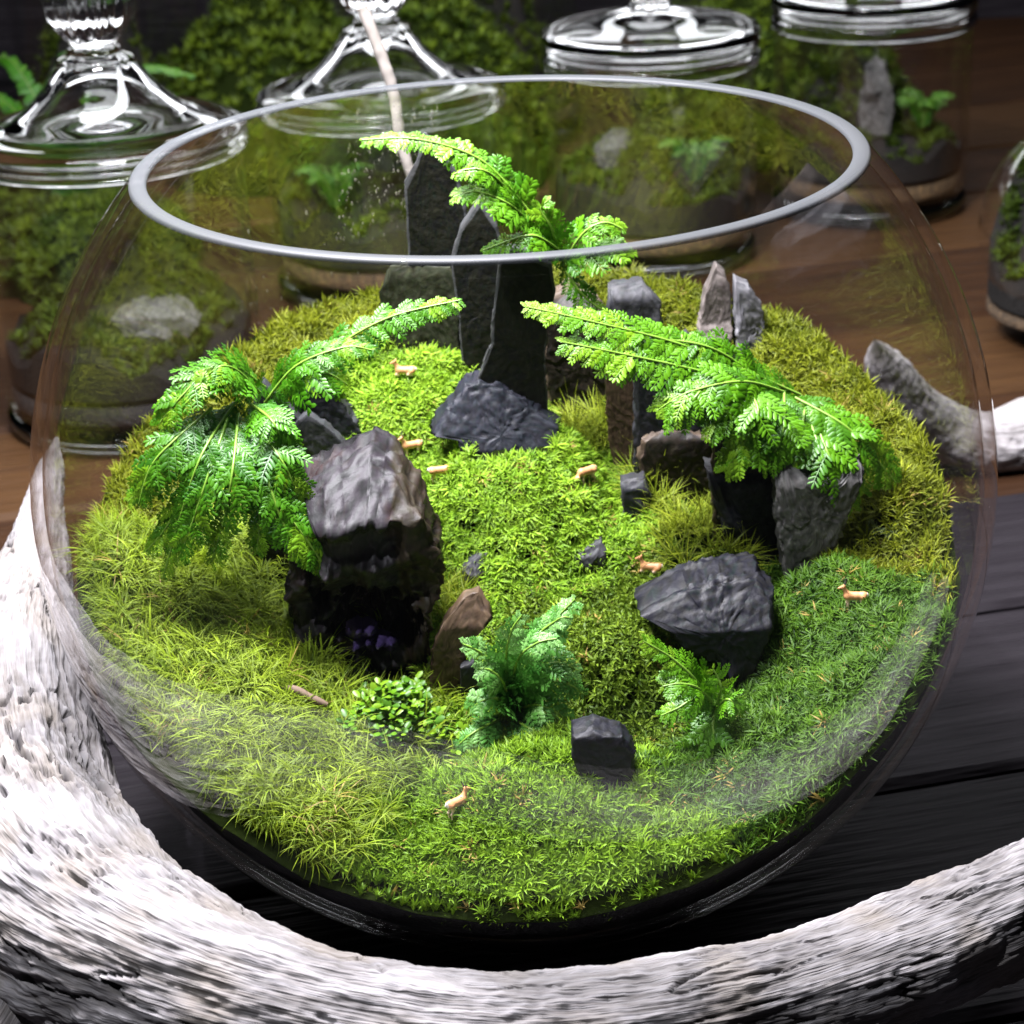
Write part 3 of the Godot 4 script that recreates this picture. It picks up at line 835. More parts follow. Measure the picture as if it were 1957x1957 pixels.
func tuft(kind: String, sd: int) -> ArrayMesh:
	rng.seed = sd
	var st := SurfaceTool.new()
	st.begin(Mesh.PRIMITIVE_TRIANGLES)
	var n := 22 if kind == "long" else 14
	for i in n:
		var yaw := TAU * i / n * 2.399 + rng.randf_range(-0.3, 0.3)
		var out := Vector3(cos(yaw), 0, sin(yaw))
		match kind:
			"fine", "lime":
				var up := rng.randf_range(0.5, 2.4)
				leaf(st, Vector3(0, rng.randf_range(0, 0.0012), 0), (out + Vector3.UP * up).normalized(), Vector3.UP, rng.randf_range(0.0026, 0.0044), 0.00066, rng.randf_range(-0.9, 0.2), 3)
			"green":
				var up := rng.randf_range(0.3, 2.0)
				leaf(st, Vector3(0, rng.randf_range(0, 0.002), 0), (out + Vector3.UP * up).normalized(), Vector3.UP, rng.randf_range(0.003, 0.005), 0.00055, rng.randf_range(-1.0, 0.0), 3)
			"gold":
				var up := rng.randf_range(0.8, 3.2)
				leaf(st, Vector3.ZERO, (out + Vector3.UP * up).normalized(), Vector3.UP, rng.randf_range(0.0038, 0.0062), 0.00055, rng.randf_range(-1.1, 0.1), 3)
			"long":
				var up := rng.randf_range(0.5, 2.2)
				leaf(st, Vector3(0, rng.randf_range(0, 0.003), 0), (out + Vector3.UP * up + Vector3(0.5, 0, 0.2)).normalized(), Vector3.UP, rng.randf_range(0.0065, 0.0115), 0.00038, rng.randf_range(-2.7, -0.7), 6)
			"tuft":
				var up := rng.randf_range(0.4, 2.6)
				leaf(st, Vector3(0, rng.randf_range(0, 0.003), 0), (out + Vector3.UP * up).normalized(), Vector3.UP, rng.randf_range(0.008, 0.013), 0.00036, rng.randf_range(-1.2, -0.1), 5)
			"curl":
				var up := rng.randf_range(0.1, 1.6)
				leaf(st, Vector3(0, rng.randf_range(0, 0.0024), 0), (out + Vector3.UP * up).normalized(), Vector3.UP, rng.randf_range(0.0022, 0.0036), 0.00072, rng.randf_range(-2.4, 1.2), 3, rng.randf_range(-1.5, 1.5))
			"pale":
				var up := rng.randf_range(0.7, 3.0)
				leaf(st, Vector3.ZERO, (out + Vector3.UP * up).normalized(), Vector3.UP, rng.randf_range(0.0016, 0.0026), 0.0006, rng.randf_range(-0.4, 0.3), 2)
			"jar":
				var up := rng.randf_range(0.4, 2.2)
				leaf(st, Vector3.ZERO, (out + Vector3.UP * up).normalized(), Vector3.UP, rng.randf_range(0.005, 0.009), 0.0013, rng.randf_range(-0.9, 0.1), 2)
	return st.commit()


func scatter(called: String, mesh: Mesh, xfs: Array, cols: Array, label: String, parent: Node = null) -> void:
	var mm := MultiMesh.new()
	mm.transform_format = MultiMesh.TRANSFORM_3D
	mm.use_colors = true
	mm.mesh = mesh
	mm.instance_count = xfs.size()
	for i in xfs.size():
		mm.set_instance_transform(i, xfs[i])
		mm.set_instance_color(i, cols[i])
	var o := MultiMeshInstance3D.new()
	o.multimesh = mm
	o.material_override = M.moss
	if parent:
		o.name = called
		parent.add_child(o, true)
		o.set_meta("kind", "stuff")
	else:
		o.name = numbered(called)
		add_child(o)
		tag(o, label, "", "", "stuff")


const MOSS := {
	"fine": ["bright green short moss across the front of the bowl", [0.075, 0.16, 0.006], [0.215, 0.37, 0.018], 1.0, 2.0],
	"lime": ["lime green velvety moss over the central and rear left mounds", [0.10, 0.225, 0.008], [0.30, 0.49, 0.03], 1.0, 2.0],
	"curl": ["olive green curly moss in the middle right and on the front hummock", [0.045, 0.095, 0.006], [0.18, 0.27, 0.018], 1.0, 1.8],
	"green": ["deep green feathery moss covering the right side of the bowl", [0.020, 0.066, 0.004], [0.095, 0.20, 0.010], 1.0, 2.2],
	"gold": ["golden yellow moss on the rear slope along the glass", [0.09, 0.125, 0.005], [0.26, 0.30, 0.014], 1.0, 2.4],
	"long": ["long haired yellow green moss covering the left front of the bowl", [0.08, 0.14, 0.005], [0.27, 0.37, 0.018], 1.0, 3.2],
	"tuft": ["spiky tufts of thin bladed moss between the right hand rocks", [0.15, 0.22, 0.012], [0.28, 0.33, 0.02], 1.0, 2.2],
	"pale": ["pale grey green moss cushion beside the black rocks on the right", [0.22, 0.30, 0.11], [0.36, 0.44, 0.20], 1.0, 1.4],
}


func moss() -> void:
	var lists := {}
	for k in MOSS:
		lists[k] = [[], []]
	rng.seed = 4242
	var total := 48000
	for i in total:
		var a := rng.randf() * TAU
		var rr := sqrt(rng.randf()) * 0.143
		var x := rr * cos(a)
		var z := rr * sin(a)
		var skip := rng.randf()
		var roll := rng.randf()
		var sx := rng.randf_range(-1, 1)
		var sz := rng.randf_range(-1, 1)
		var yaw := rng.randf() * TAU
		var g := rng.randf()
		# the patch whose centre is nearest in its own measure
		var best := 1e9
		var kind := "green"
		var wob := 0.35 * nz.get_noise_3d(x * 90.0, 20.0, z * 90.0)
		for q in ZONES:
			var dx: float = x - q[0] * 0.001
			var dz: float = z - q[1] * 0.001
			var r: float = q[2] * 0.001
			var jig := sin((x * 9173.0 + q[0] * 3.1) * 7.0 + z * 7331.0)
			var d := sqrt(dx * dx + dz * dz) / r + wob * (1.0 if q[3] in ["long", "green", "tuft"] else -0.3)
			d += 0.16 * jig   # neighbouring mosses grow into each other
			if d < best:
				best = d
				kind = q[3]
		if kind == "tuft" and best > 1.0:
			kind = "lime" if x < 0.03 else "curl"
		var keep: float = {"long": 0.30, "tuft": 0.22, "gold": 0.75}.get(kind, 1.0)
		if skip > keep:
			continue
		var y := ground(x, z)
		var lim := BOWL_R - BOWL_T - (0.0062 if kind == "long" else 0.003)
		var rel := Vector3(x, y, z) - BOWL_C
		if rel.length() > lim or in_rock(x, z):
			continue
		if z > 0.0 and rel.length() > lim - 0.004 and kind != "long":
			y += rng.randf_range(-0.011, 0.0)   # the fringe hangs down along the front glass
			var fit := Vector3(x, y, z) - BOWL_C
			if fit.length() > lim + 0.0005:
				var flat := Vector2(x, z).normalized() * sqrt(maxf(0.0, lim * lim - fit.y * fit.y))
				x = flat.x
				z = flat.y
		var e := 0.002
		var nrm := Vector3(height(x - e, z) - height(x + e, z) + 1.3 * (lumps(x - e, z) - lumps(x + e, z)), 2 * e, height(x, z - e) - height(x, z + e) + 1.3 * (lumps(x, z - e) - lumps(x, z + e))).normalized()
		var up := (nrm + Vector3.UP * 0.35 + Vector3(sx, 0, sz) * 0.35).normalized()
		# near the glass the sprigs lean inwards
		if rel.length() > lim - 0.006:
			up = (up - rel.normalized() * 0.7 * Vector3(1, 0, 1)).normalized()
		var b := Basis(Quaternion(Vector3.UP, up)) * Basis(Vector3.UP, yaw if kind != "long" else nz.get_noise_3d(x * 30.0, 50.0, z * 30.0) * 5.0 + roll * 1.6)
		var patch := 0.5 + 0.75 * nz.get_noise_3d(x * 70.0, 40.0, z * 70.0)
		var s := rng.randf_range(0.75, 1.35) * (1.0 + 0.35 * (patch - 0.5))
		var m: Array = MOSS[kind]
		var lo := Color(m[1][0], m[1][1], m[1][2])
		var hi := Color(m[2][0], m[2][1], m[2][2])
		var col := lo.lerp(hi, clampf(0.6 * patch + 0.7 * g - 0.12, 0.0, 1.15))
		if g > 0.985:
			col = Color(0.33, 0.24, 0.06)
		lists[kind][0].append(Transform3D(b.scaled(Vector3.ONE * s), Vector3(x, y - 0.0022, z)))
		lists[kind][1].append(col)
	var n := 0
	for k in MOSS:
		for part in 2:
			var xf := []
			var cl := []
			for i in range(part, lists[k][0].size(), 2):
				xf.append(lists[k][0][i])
				cl.append(lists[k][1][i])
			if part == 0:
				lists[k].append([xf, cl])
			else:
				lists[k].append([xf, cl])
		var holder := Node3D.new()
		holder.name = numbered("%s_moss" % {"fine": "short", "lime": "velvet", "curl": "curly", "green": "feather", "gold": "golden", "long": "haired", "tuft": "spiky", "pale": "cushion"}[k])
		add_child(holder)
		tag(holder, MOSS[k][0], "", "", "stuff")
		scatter("sprigs", tuft(k, 100 + n), lists[k][2][0], lists[k][2][1], "", holder)
		scatter("sprigs", tuft(k, 200 + n), lists[k][3][0], lists[k][3][1], "", holder)
		n += 1


# ---------------------------------------------------------------- ferns
func pinna_mesh(sd: int, blunt: float, pairs := 7) -> ArrayMesh:
	# unit pinna: stem along +x, upper side +y, leaflets in pairs, drawn 8 mm long
	rng.seed = sd
	var st := SurfaceTool.new()
	st.begin(Mesh.PRIMITIVE_TRIANGLES)
	var L := 1.0
	for k in pairs:
		var t := (k + 0.6) / pairs
		var x := t * L * 0.9
		var y := 0.06 * sin(t * PI) - 0.10 * t * t
		for s in [-1.0, 1.0]:
			var ll := (2.4 / pairs - 0.12 * t) * rng.randf_range(0.85, 1.15) * (0.8 + 0.2 * minf(1.0, t * 5.0))
			var ang: float = deg_to_rad(rng.randf_range(42, 60)) * s
			leaflet(st, Vector3(x, y, 0), Vector3(cos(ang), rng.randf_range(-0.28, 0.12), sin(ang)), ll, ll * blunt)
	leaflet(st, Vector3(0.88, -0.06, 0), Vector3(1, -0.15, 0), 0.2, 0.2 * blunt)
	# the stem
	for k in 4:
		var x0 := k * 0.23
		var x1 := x0 + 0.23
		var w := 0.022 * (1.0 - k * 0.2)
		tri(st, Vector3(x0, 0.012, -w), Vector3(x0, 0.012, w), Vector3(x1, 0.012, -w), Vector3.UP, Vector3.UP, Vector3.UP)
		tri(st, Vector3(x0, 0.012, w), Vector3(x1, 0.012, w), Vector3(x1, 0.012, -w), Vector3.UP, Vector3.UP, Vector3.UP)
	return st.commit()


func leaflet(st: SurfaceTool, at: Vector3, dir: Vector3, length: float, width: float) -> void:
	var d := dir.normalized()
	var side := d.cross(Vector3.UP).normalized()
	var up := side.cross(d)
	var tip := at + d * length - up * length * 0.12
	var m1 := at + d * length * 0.38 + up * length * 0.05
	var m2 := at + d * length * 0.80 + up * length * 0.02
	var w := width * 0.5
	var a := m1 - side * w * 0.85 - up * w * 0.28
	var b := m1 + side * w * 0.85 - up * w * 0.28
	var a2 := m2 - side * w * 0.85 - up * w * 0.3
	var b2 := m2 + side * w * 0.85 - up * w * 0.3
	for t in [[at, m1, a], [at, b, m1], [m1, m2, a2], [m1, a2, a], [m1, b2, m2], [m1, b, b2], [a2, m2, tip], [m2, b2, tip]]:
		var n := []
		for p in t:
			var o: float = (p - m1).dot(side)
			n.append((up + side * signf(o) * (0.45 if absf(o) > w * 0.3 else 0.0) + d * ((p - m1).dot(d) / length) * 0.35).normalized())
		tri(st, t[0], t[1], t[2], n[0], n[1], n[2])


func tinted(mesh: ArrayMesh, c: Color) -> ArrayMesh:
	var arr := mesh.surface_get_arrays(0)
	var cols := PackedColorArray()
	cols.resize(arr[Mesh.ARRAY_VERTEX].size())
	cols.fill(c)
	arr[Mesh.ARRAY_COLOR] = cols
	var m := ArrayMesh.new()
	m.add_surface_from_arrays(Mesh.PRIMITIVE_TRIANGLES, arr)
	return m


const FERN_TINTS := [
	[[0.03, 0.125, 0.004], [0.06, 0.20, 0.006], [0.15, 0.31, 0.012]],
	[[0.045, 0.15, 0.004], [0.085, 0.235, 0.006], [0.16, 0.32, 0.012]],
	[[0.05, 0.17, 0.006], [0.085, 0.235, 0.008], [0.145, 0.30, 0.012]],
	[[0.04, 0.16, 0.018], [0.09, 0.26, 0.04], [0.17, 0.36, 0.09]]]


func ferns() -> void:
	var sets := []
	var which := 0
	for t in FERN_TINTS:
		var s := []
		which += 1
		for k in 3:
			var c := Color(t[k][0], t[k][1], t[k][2])
			var row := []
			for v in 4:
				row.append(tinted(pinna_mesh(50 + v, 0.34 + 0.06 * v, 5 if which > 2 else 7), c.lerp(c * 0.8, 0.3 * (v % 2))))
			s.append(row)
		sets.append(s)
	var stem_m := mat(Color(0.16, 0.30, 0.03), 0.4)
	var n := 0
	for f in FERNS:
		var t := thing("fern", f[0], "fern", Vector3(f[1][0], f[1][1], f[1][2]) * 0.001, "ferns planted in the bowl")
		rng.seed = 900 + n
		for g in f[4]:
			var pts := PackedVector3Array()
			for i in g.size() / 3:
				pts.append(Vector3(g[i * 3], g[i * 3 + 1], g[i * 3 + 2]) * 0.001)
			frond(t, pts, f[2] * 0.001, sets[f[3]], stem_m, f[3] == 2)
		n += 1


func frond(parent: Node, ctrl: PackedVector3Array, reach: float, tints: Array, stem_m: Material, airy: bool) -> void:
	var pts := spline(ctrl, 14)
	var n := pts.size()
	var radii := PackedFloat32Array()
	for i in n:
		radii.append(lerpf(0.00055, 0.00025, float(i) / n))
	var fr := put("frond", tube(pts, radii, 5), stem_m, parent)
	var length := 0.0
	for i in n - 1:
		length += pts[i].distance_to(pts[i + 1])
	var gap := 0.0021
	var droop := rng.randf_range(0.2, 0.6)
	var vigour := rng.randf_range(0.75, 1.15)
	var walked := 0.0
	var due := gap * 0.5
	var side := 1.0
	for i in n - 1:
		var seg := pts[i].distance_to(pts[i + 1])
		while due < walked + seg:
			var p := pts[i].lerp(pts[i + 1], (due - walked) / seg)
			var t := due / length
			var dir := (pts[i + 1] - pts[i]).normalized()
			var face := (Vector3(0, 0.9, 0.75) + Vector3(rng.randf_range(-0.25, 0.25), 0, rng.randf_range(-0.2, 0.2)))
			face = (face - dir * face.dot(dir)).normalized()
			var left := face.cross(dir).normalized()
			var env := (0.35 + 0.65 * minf(1.0, t * 3.0)) * pow(1.0 - t, 0.45) + 0.16
			var ln := reach * env * vigour * rng.randf_range(0.72, 1.2)
			var fwd := lerpf(0.9, 1.3, t)
			var pd := (left * side + dir * fwd * 0.8 - Vector3.UP * droop + face * rng.randf_range(-0.15, 0.25)).normalized()
			var pup := (face + Vector3(rng.randf_range(-0.3, 0.3), rng.randf_range(-0.1, 0.3), 0)).normalized()
			var pz := pd.cross(pup).normalized()
			pup = pz.cross(pd).normalized()
			var pick := clampi(int(t * 2.0 + rng.randf_range(-0.3, 1.0)), 0, 2)
			put("pinna", tints[pick][rng.randi() % 4], M.fern, fr, Transform3D(Basis(pd * ln, pup * ln, pz * ln), p))
			side = -side
			due += gap * (0.75 if t > 0.7 else 1.0) * 0.62
		walked += seg


func leafy_plant() -> void:
	# low creeping plant with round glossy leaves
	var o := thing("creeping_plant", "low plant with round glossy bright green leaves before the purple boulder", "plant", Vector3(LEAFY[0], LEAFY[1], LEAFY[2]) * 0.001)
	var variants := []
	for v in 6:
		rng.seed = 600 + v
		var st := SurfaceTool.new()
		st.begin(Mesh.PRIMITIVE_TRIANGLES)
		for k in 7:
			var yaw := k * 2.4 + rng.randf_range(-0.3, 0.3)
			var h := 0.001 + 0.0009 * k
			var dir := Vector3(cos(yaw), rng.randf_range(0.1, 0.9), sin(yaw))
			leaflet(st, Vector3(0, h, 0), dir, rng.randf_range(0.0024, 0.0038), rng.randf_range(0.0016, 0.0025))
		variants.append(tinted(st.commit(), [Color(0.05, 0.14, 0.004), Color(0.085, 0.20, 0.006), Color(0.14, 0.26, 0.01)][v % 3]))
	rng.seed = 61
	for i in 150:
		var a := rng.randf() * TAU
		var r := pow(rng.randf(), 0.75) * (0.75 + 0.25 * sin(a * 3.0 + 1.0) + 0.2 * sin(a * 5.0))
		var x := o.position.x + r * cos(a) * 0.019
		var z := o.position.z + r * sin(a) * 0.017
		if in_rock(x, z):
			continue
		var y := ground(x, z) + 0.0005 + 0.006 * (1.0 - r)
		put("sprig", variants[rng.randi() % 6], M.leafy, o, Transform3D(Basis(Vector3.UP, rng.randf() * TAU).rotated(Vector3.RIGHT, rng.randf_range(-0.2, 0.6)).scaled(Vector3.ONE * rng.randf_range(0.7, 1.1)), Vector3(x, y, z) - o.position))


# ---------------------------------------------------------------- deer
func deer_mesh(pose: String) -> ArrayMesh:
	# capsules joined by a smooth minimum and meshed as surface nets; millimetres, head towards +x
	var b := []   # from, to, radius from, radius to
	var V := func(x, y, z): return Vector3(x, y, z)
	b.append([V.call(-2.6, 4.7, 0), V.call(-0.4, 4.5, 0), 1.3, 1.25])
	b.append([V.call(-0.4, 4.5, 0), V.call(2.1, 4.6, 0), 1.25, 1.4])
	var lift := 0.0
	if pose == "graze":
		b.append([V.call(2.2, 4.9, 0), V.call(4.3, 2.9, 0), 0.95, 0.55])
		b.append([V.call(4.2, 2.9, 0), V.call(4.9, 1.4, 0), 0.66, 0.36])
		for s in [-1, 1]:
			b.append([V.call(4.0, 3.2, 0.4 * s), V.call(3.9, 3.6, 1.15 * s), 0.28, 0.16])
	else:
		b.append([V.call(2.2, 5.0, 0), V.call(3.5, 7.3, 0), 1.0, 0.55])
		b.append([V.call(3.4, 7.5, 0), V.call(4.9, 7.05, 0), 0.68, 0.36])
		for s in [-1, 1]:
			b.append([V.call(3.2, 7.9, 0.35 * s), V.call(2.9, 8.5, 1.0 * s), 0.27, 0.15])
	b.append([V.call(-3.7, 5.3, 0), V.call(-4.2, 4.7, 0), 0.35, 0.25])
	for s in [-1, 1]:
		if pose == "lie":
			b.append([V.call(2.0, 3.9, 0.8 * s), V.call(3.2, 3.2, 0.9 * s), 0.5, 0.32])
			b.append([V.call(3.2, 3.2, 0.9 * s), V.call(2.0, 2.9, 1.0 * s), 0.3, 0.25])
			b.append([V.call(-2.4, 4.3, 0.8 * s), V.call(-1.2, 3.3, 1.2 * s), 0.95, 0.5])
			b.append([V.call(-1.2, 3.3, 1.2 * s), V.call(-2.6, 2.9, 1.2 * s), 0.4, 0.28])
		else:
			b.append([V.call(2.0, 4.2, 0.7 * s), V.call(2.15 + 0.2 * s, 2.0, 0.72 * s), 0.58, 0.3])
			b.append([V.call(2.15 + 0.2 * s, 2.0, 0.72 * s), V.call(2.0 + 0.2 * s, 0.0, 0.72 * s), 0.28, 0.26])
			b.append([V.call(-2.5, 4.4, 0.7 * s), V.call(-2.0, 2.8, 0.75 * s), 0.95, 0.48])
			b.append([V.call(-2.0, 2.8, 0.75 * s), V.call(-2.75, 1.6, 0.75 * s), 0.42, 0.28])
			b.append([V.call(-2.75, 1.6, 0.75 * s), V.call(-2.5, 0.0, 0.75 * s), 0.28, 0.26])
	var h := 0.26
	var lo := Vector3(-5.0, -0.6, -2.2)
	var nx := 42
	var ny := 38
	var nzz := 18
	var f := PackedFloat32Array()
	f.resize(nx * ny * nzz)
	f.fill(9.0)
	for c in b:
		var p0: Vector3 = c[0]
		var p1: Vector3 = c[1]
		var rr: float = maxf(c[2], c[3]) + 0.9
		var m0: Vector3 = ((p0.min(p1) - Vector3.ONE * rr - lo) / h).floor()
		var m1: Vector3 = ((p0.max(p1) + Vector3.ONE * rr - lo) / h).ceil()
		var ab := p1 - p0
		var l2 := ab.length_squared()
		for z in range(maxi(0, int(m0.z)), mini(nzz, int(m1.z))):
			for y in range(maxi(0, int(m0.y)), mini(ny, int(m1.y))):
				for x in range(maxi(0, int(m0.x)), mini(nx, int(m1.x))):
					var q := lo + Vector3(x, y, z) * h
					var t := clampf((q - p0).dot(ab) / l2, 0.0, 1.0)
					var d := q.distance_to(p0 + ab * t) - lerpf(c[2], c[3], t)
					var k := (z * ny + y) * nx + x
					var e := f[k]
					var m := maxf(0.45 - absf(d - e), 0.0) / 0.45
					f[k] = minf(d, e) - m * m * 0.45 * 0.25
	return surface_nets(f, nx, ny, nzz, lo, h)


func surface_nets(f: PackedFloat32Array, nx: int, ny: int, nzz: int, lo: Vector3, h: float) -> ArrayMesh:
	var ids := {}
	var v := PackedVector3Array()
	var cols := PackedColorArray()
	for z in nzz - 1:
		for y in ny - 1:
			for x in nx - 1:
				var k := (z * ny + y) * nx + x
				var s := PackedFloat32Array()
				var inside := 0
				for c in 8:
					var val := f[k + (c & 1) + ((c >> 1) & 1) * nx + (c >> 2) * nx * ny]
					s.append(val)
					if val < 0.0:
						inside += 1
				if inside == 0 or inside == 8:
					continue
				var sum := Vector3.ZERO
				var cnt := 0
				for e in [[0, 1], [2, 3], [4, 5], [6, 7], [0, 2], [1, 3], [4, 6], [5, 7], [0, 4], [1, 5], [2, 6], [3, 7]]:
					var a: float = s[e[0]]
					var b: float = s[e[1]]
					if (a < 0.0) != (b < 0.0):
						var t := a / (a - b)
						var pa := Vector3(e[0] & 1, (e[0] >> 1) & 1, e[0] >> 2)
						var pb := Vector3(e[1] & 1, (e[1] >> 1) & 1, e[1] >> 2)
						sum += pa.lerp(pb, t)
						cnt += 1
				ids[k] = v.size()
				var p := lo + (Vector3(x, y, z) + sum / cnt) * h
				v.append(p)
				var belly := smoothstep(4.2, 3.4, p.y) if absf(p.x) < 3.2 else 0.0
				var c2 := Color(0.50, 0.24, 0.10).lerp(Color(0.66, 0.48, 0.34), belly)
				if p.x < -3.6:
					c2 = Color(0.7, 0.6, 0.5)
				cols.append(c2)
	var idx := PackedInt32Array()
	var st := [1, nx, nx * ny]
	for z in range(1, nzz - 1):
		for y in range(1, ny - 1):
			for x in range(1, nx - 1):
				var k := (z * ny + y) * nx + x
				var a := f[k] < 0.0
				for ax in 3:
					if a == (f[k + st[ax]] < 0.0):
						continue
					var u: int = st[(ax + 1) % 3]
					var w: int = st[(ax + 2) % 3]
					var q := [ids[k], ids[k - u], ids[k - u - w], ids[k - w]]
					if a:
						q = [q[3], q[2], q[1], q[0]]
					for i in [0, 1, 2, 0, 2, 3]:
						idx.append(q[i])
	var nrm := PackedVector3Array()
	nrm.resize(v.size())
	for i in range(0, idx.size(), 3):
		var n := (v[idx[i + 2]] - v[idx[i]]).cross(v[idx[i + 1]] - v[idx[i]])
		for k in 3:
			nrm[idx[i + k]] += n
	for i in nrm.size():
		nrm[i] = nrm[i].normalized()
	var arr := []
	arr.resize(Mesh.ARRAY_MAX)
	arr[Mesh.ARRAY_VERTEX] = v
	arr[Mesh.ARRAY_NORMAL] = nrm
	arr[Mesh.ARRAY_COLOR] = cols
	arr[Mesh.ARRAY_INDEX] = idx
	var m := ArrayMesh.new()
	m.add_surface_from_arrays(Mesh.PRIMITIVE_TRIANGLES, arr)
	return m


func deer_herd() -> void:
	var bodies := {"lie": deer_mesh("lie"), "graze": deer_mesh("graze"), "stand": deer_mesh("stand")}
	var eye := SphereMesh.new()
	eye.radius = 0.16
	eye.height = 0.32
	eye.radial_segments = 8
	eye.rings = 4
	for d in DEER:
		var pose: String = d[2] if d[2] != "back" else "stand"
		var at := Vector3(d[0][0], d[0][1], d[0][2]) * 0.001
		var y := ground(at.x, at.z)
		var t := thing("deer", d[4], "deer", Vector3(at.x, y + (0.0004 if pose != "lie" else -0.0005), at.z), "tiny deer figures in the moss")
		t.rotation.y = deg_to_rad(d[1])
		t.scale = Vector3.ONE * 0.00102
		put("body", bodies[pose], M.deer, t)
		var head := Vector3(4.35, 2.6, 0.0) if pose == "graze" else Vector3(3.75, 7.75, 0.0)
		for s in [-1, 1]:
			put("eye", eye, M.eye, t, Transform3D(Basis(), head + Vector3(0.1, 0.0, 0.5 * s)))
			if d[3]:
				var root := Vector3(3.95, 3.4, 0.25 * s) if pose == "graze" else Vector3(3.3, 8.0, 0.25 * s)
				var bk := Vector3(-0.5, 0.5, 0) if pose == "graze" else Vector3(-0.35, 0.75, 0)
				var pts := PackedVector3Array([root, root + bk * 1.0 + Vector3(0, 0, 0.45 * s), root + bk * 2.2 + Vector3(0.1, 0, 0.9 * s), root + bk * 3.0 + Vector3(0.6, 0.2, 0.8 * s)])
				put("antler", tube(pts, PackedFloat32Array([0.22, 0.18, 0.15, 0.07]), 5), M.antler, t)
				put("antler_tine", tube(PackedVector3Array([pts[1], pts[1] + Vector3(0.6, 0.6, 0.2 * s)]), PackedFloat32Array([0.15, 0.06]), 5), M.antler, t)


# ---------------------------------------------------------------- driftwood
func driftwood_mesh(flat: Array, nu: int, steps: int, sd: float, grain: float, pale := 1.0) -> ArrayMesh:  # pale scales up the wood colour to make up for weak light
	var ctrl := PackedVector3Array()
	var rad := PackedVector2Array()
	for i in flat.size() / 4:
		ctrl.append(Vector3(flat[i * 4], flat[i * 4 + 1], flat[i * 4 + 2]) * 0.001)
		rad.append(Vector2(flat[i * 4 + 3] * 0.001, 0))
	var pts := spline(ctrl, steps)
	var n := pts.size()
	var v := PackedVector3Array()
	var cols := PackedColorArray()
	var uv := PackedVector2Array()
	var side := Vector3.ZERO
	var walked := 0.0
	for j in n:
		var t := (pts[mini(j + 1, n - 1)] - pts[maxi(j - 1, 0)]).normalized()
		if j:
			walked += pts[j].distance_to(pts[j - 1])
		if side == Vector3.ZERO:
			side = t.cross(Vector3.UP).normalized()
		side = (side - t * side.dot(t)).normalized()
		var up := t.cross(side)
		var k := mini(j / steps, rad.size() - 2)
		var fr := float(j - k * steps) / steps
		var r: float = rad[k].cubic_interpolate(rad[k + 1], rad[maxi(k - 1, 0)], rad[mini(k + 2, rad.size() - 1)], fr).x
		for i in nu:
			var a := TAU * i / nu
			var cs := Vector2(cos(a), sin(a))
			# grain coordinates run along the length and twist slowly round
			var tw := a + walked * 2.2
			var g := Vector3(cos(tw), sin(tw), 0) * (r * 1000.0) * 0.06
			var l := walked * 1000.0
			var broad := nz.get_noise_3d(g.x * 0.55, g.y * 0.55, l * 0.012 + sd)
			var fibre := nz.get_noise_3d(g.x * 5.0 + broad * 1.6, g.y * 5.0, l * 0.03 + sd)
			var crackn := stains.get_noise_3d(g.x * 1.9 + broad * 0.9, g.y * 1.9 + fibre * 0.15, l * 0.009 + sd * 3.0)
			var chips := nz.get_noise_3d(g.x * 4.0, g.y * 4.0, l * 0.10 + sd)
			var zone := smoothstep(-0.1, 0.35, stains.get_noise_3d(g.x * 0.6 + 5.0, g.y * 0.6, l * 0.02 + sd))
			var crack := 1.0 - smoothstep(0.0, 0.06, absf(crackn))
			crack *= zone
			var rr := r * (1.0 + 0.16 * broad + grain * (0.045 * fibre + 0.03 * chips * zone - 0.11 * crack))
			var at := pts[j] + (side * cs.x + up * cs.y) * rr
			var pit := nz.get_noise_3dv(at * 170.0 + Vector3(sd, 0, 0))
			var patch := stains.get_noise_3dv(at * 34.0 + Vector3(sd, 4, 0))
			v.append(at + (side * cs.x + up * cs.y) * (0.0006 * grain * pit))
			uv.append(Vector2(float(i) / nu, walked))
			var w := clampf(0.62 + 0.35 * broad + 0.6 * fibre - 0.2 * zone, 0.0, 1.0)
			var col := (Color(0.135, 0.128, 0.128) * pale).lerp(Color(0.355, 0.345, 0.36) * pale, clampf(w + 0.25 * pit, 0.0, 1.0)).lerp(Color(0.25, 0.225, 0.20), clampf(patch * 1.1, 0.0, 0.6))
			col = col.lerp(Color(0.12, 0.112, 0.12), clampf(maxf(0.0, -chips * 1.2) * zone, 0.0, 0.7))
			col = col.lerp(Color(0.03, 0.027, 0.03), crack * 0.9)
			cols.append(col)
	return grid_mesh(nu, n, v, cols, uv, true, true)


func driftwood() -> void:
	var a := thing("driftwood", "large bleached driftwood log with cracked grain curving round the front of the bowl", "driftwood")
	put("trunk", driftwood_mesh(WOOD_RING, 280, 48, 1.0, 1.0), M.driftwood, a)
	put("branch", driftwood_mesh([-128, 62, 132, 22, -146, 40, 150, 21, -160, 18, 164, 18, -168, -4, 172, 14], 90, 16, 6.0, 1.0), M.driftwood, a)
	var b := put("driftwood", driftwood_mesh(WOOD_BACK, 110, 30, 8.0, 0.8, 1.9), M.driftwood)  # colour brightened because little light reaches this branch
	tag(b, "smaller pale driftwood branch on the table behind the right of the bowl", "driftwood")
	var c := put("twig", driftwood_mesh(TWIG, 14, 14, 4.0, 0.6), M.twig)
	tag(c, "thin pale bare twig standing upright behind the bowl", "twig")


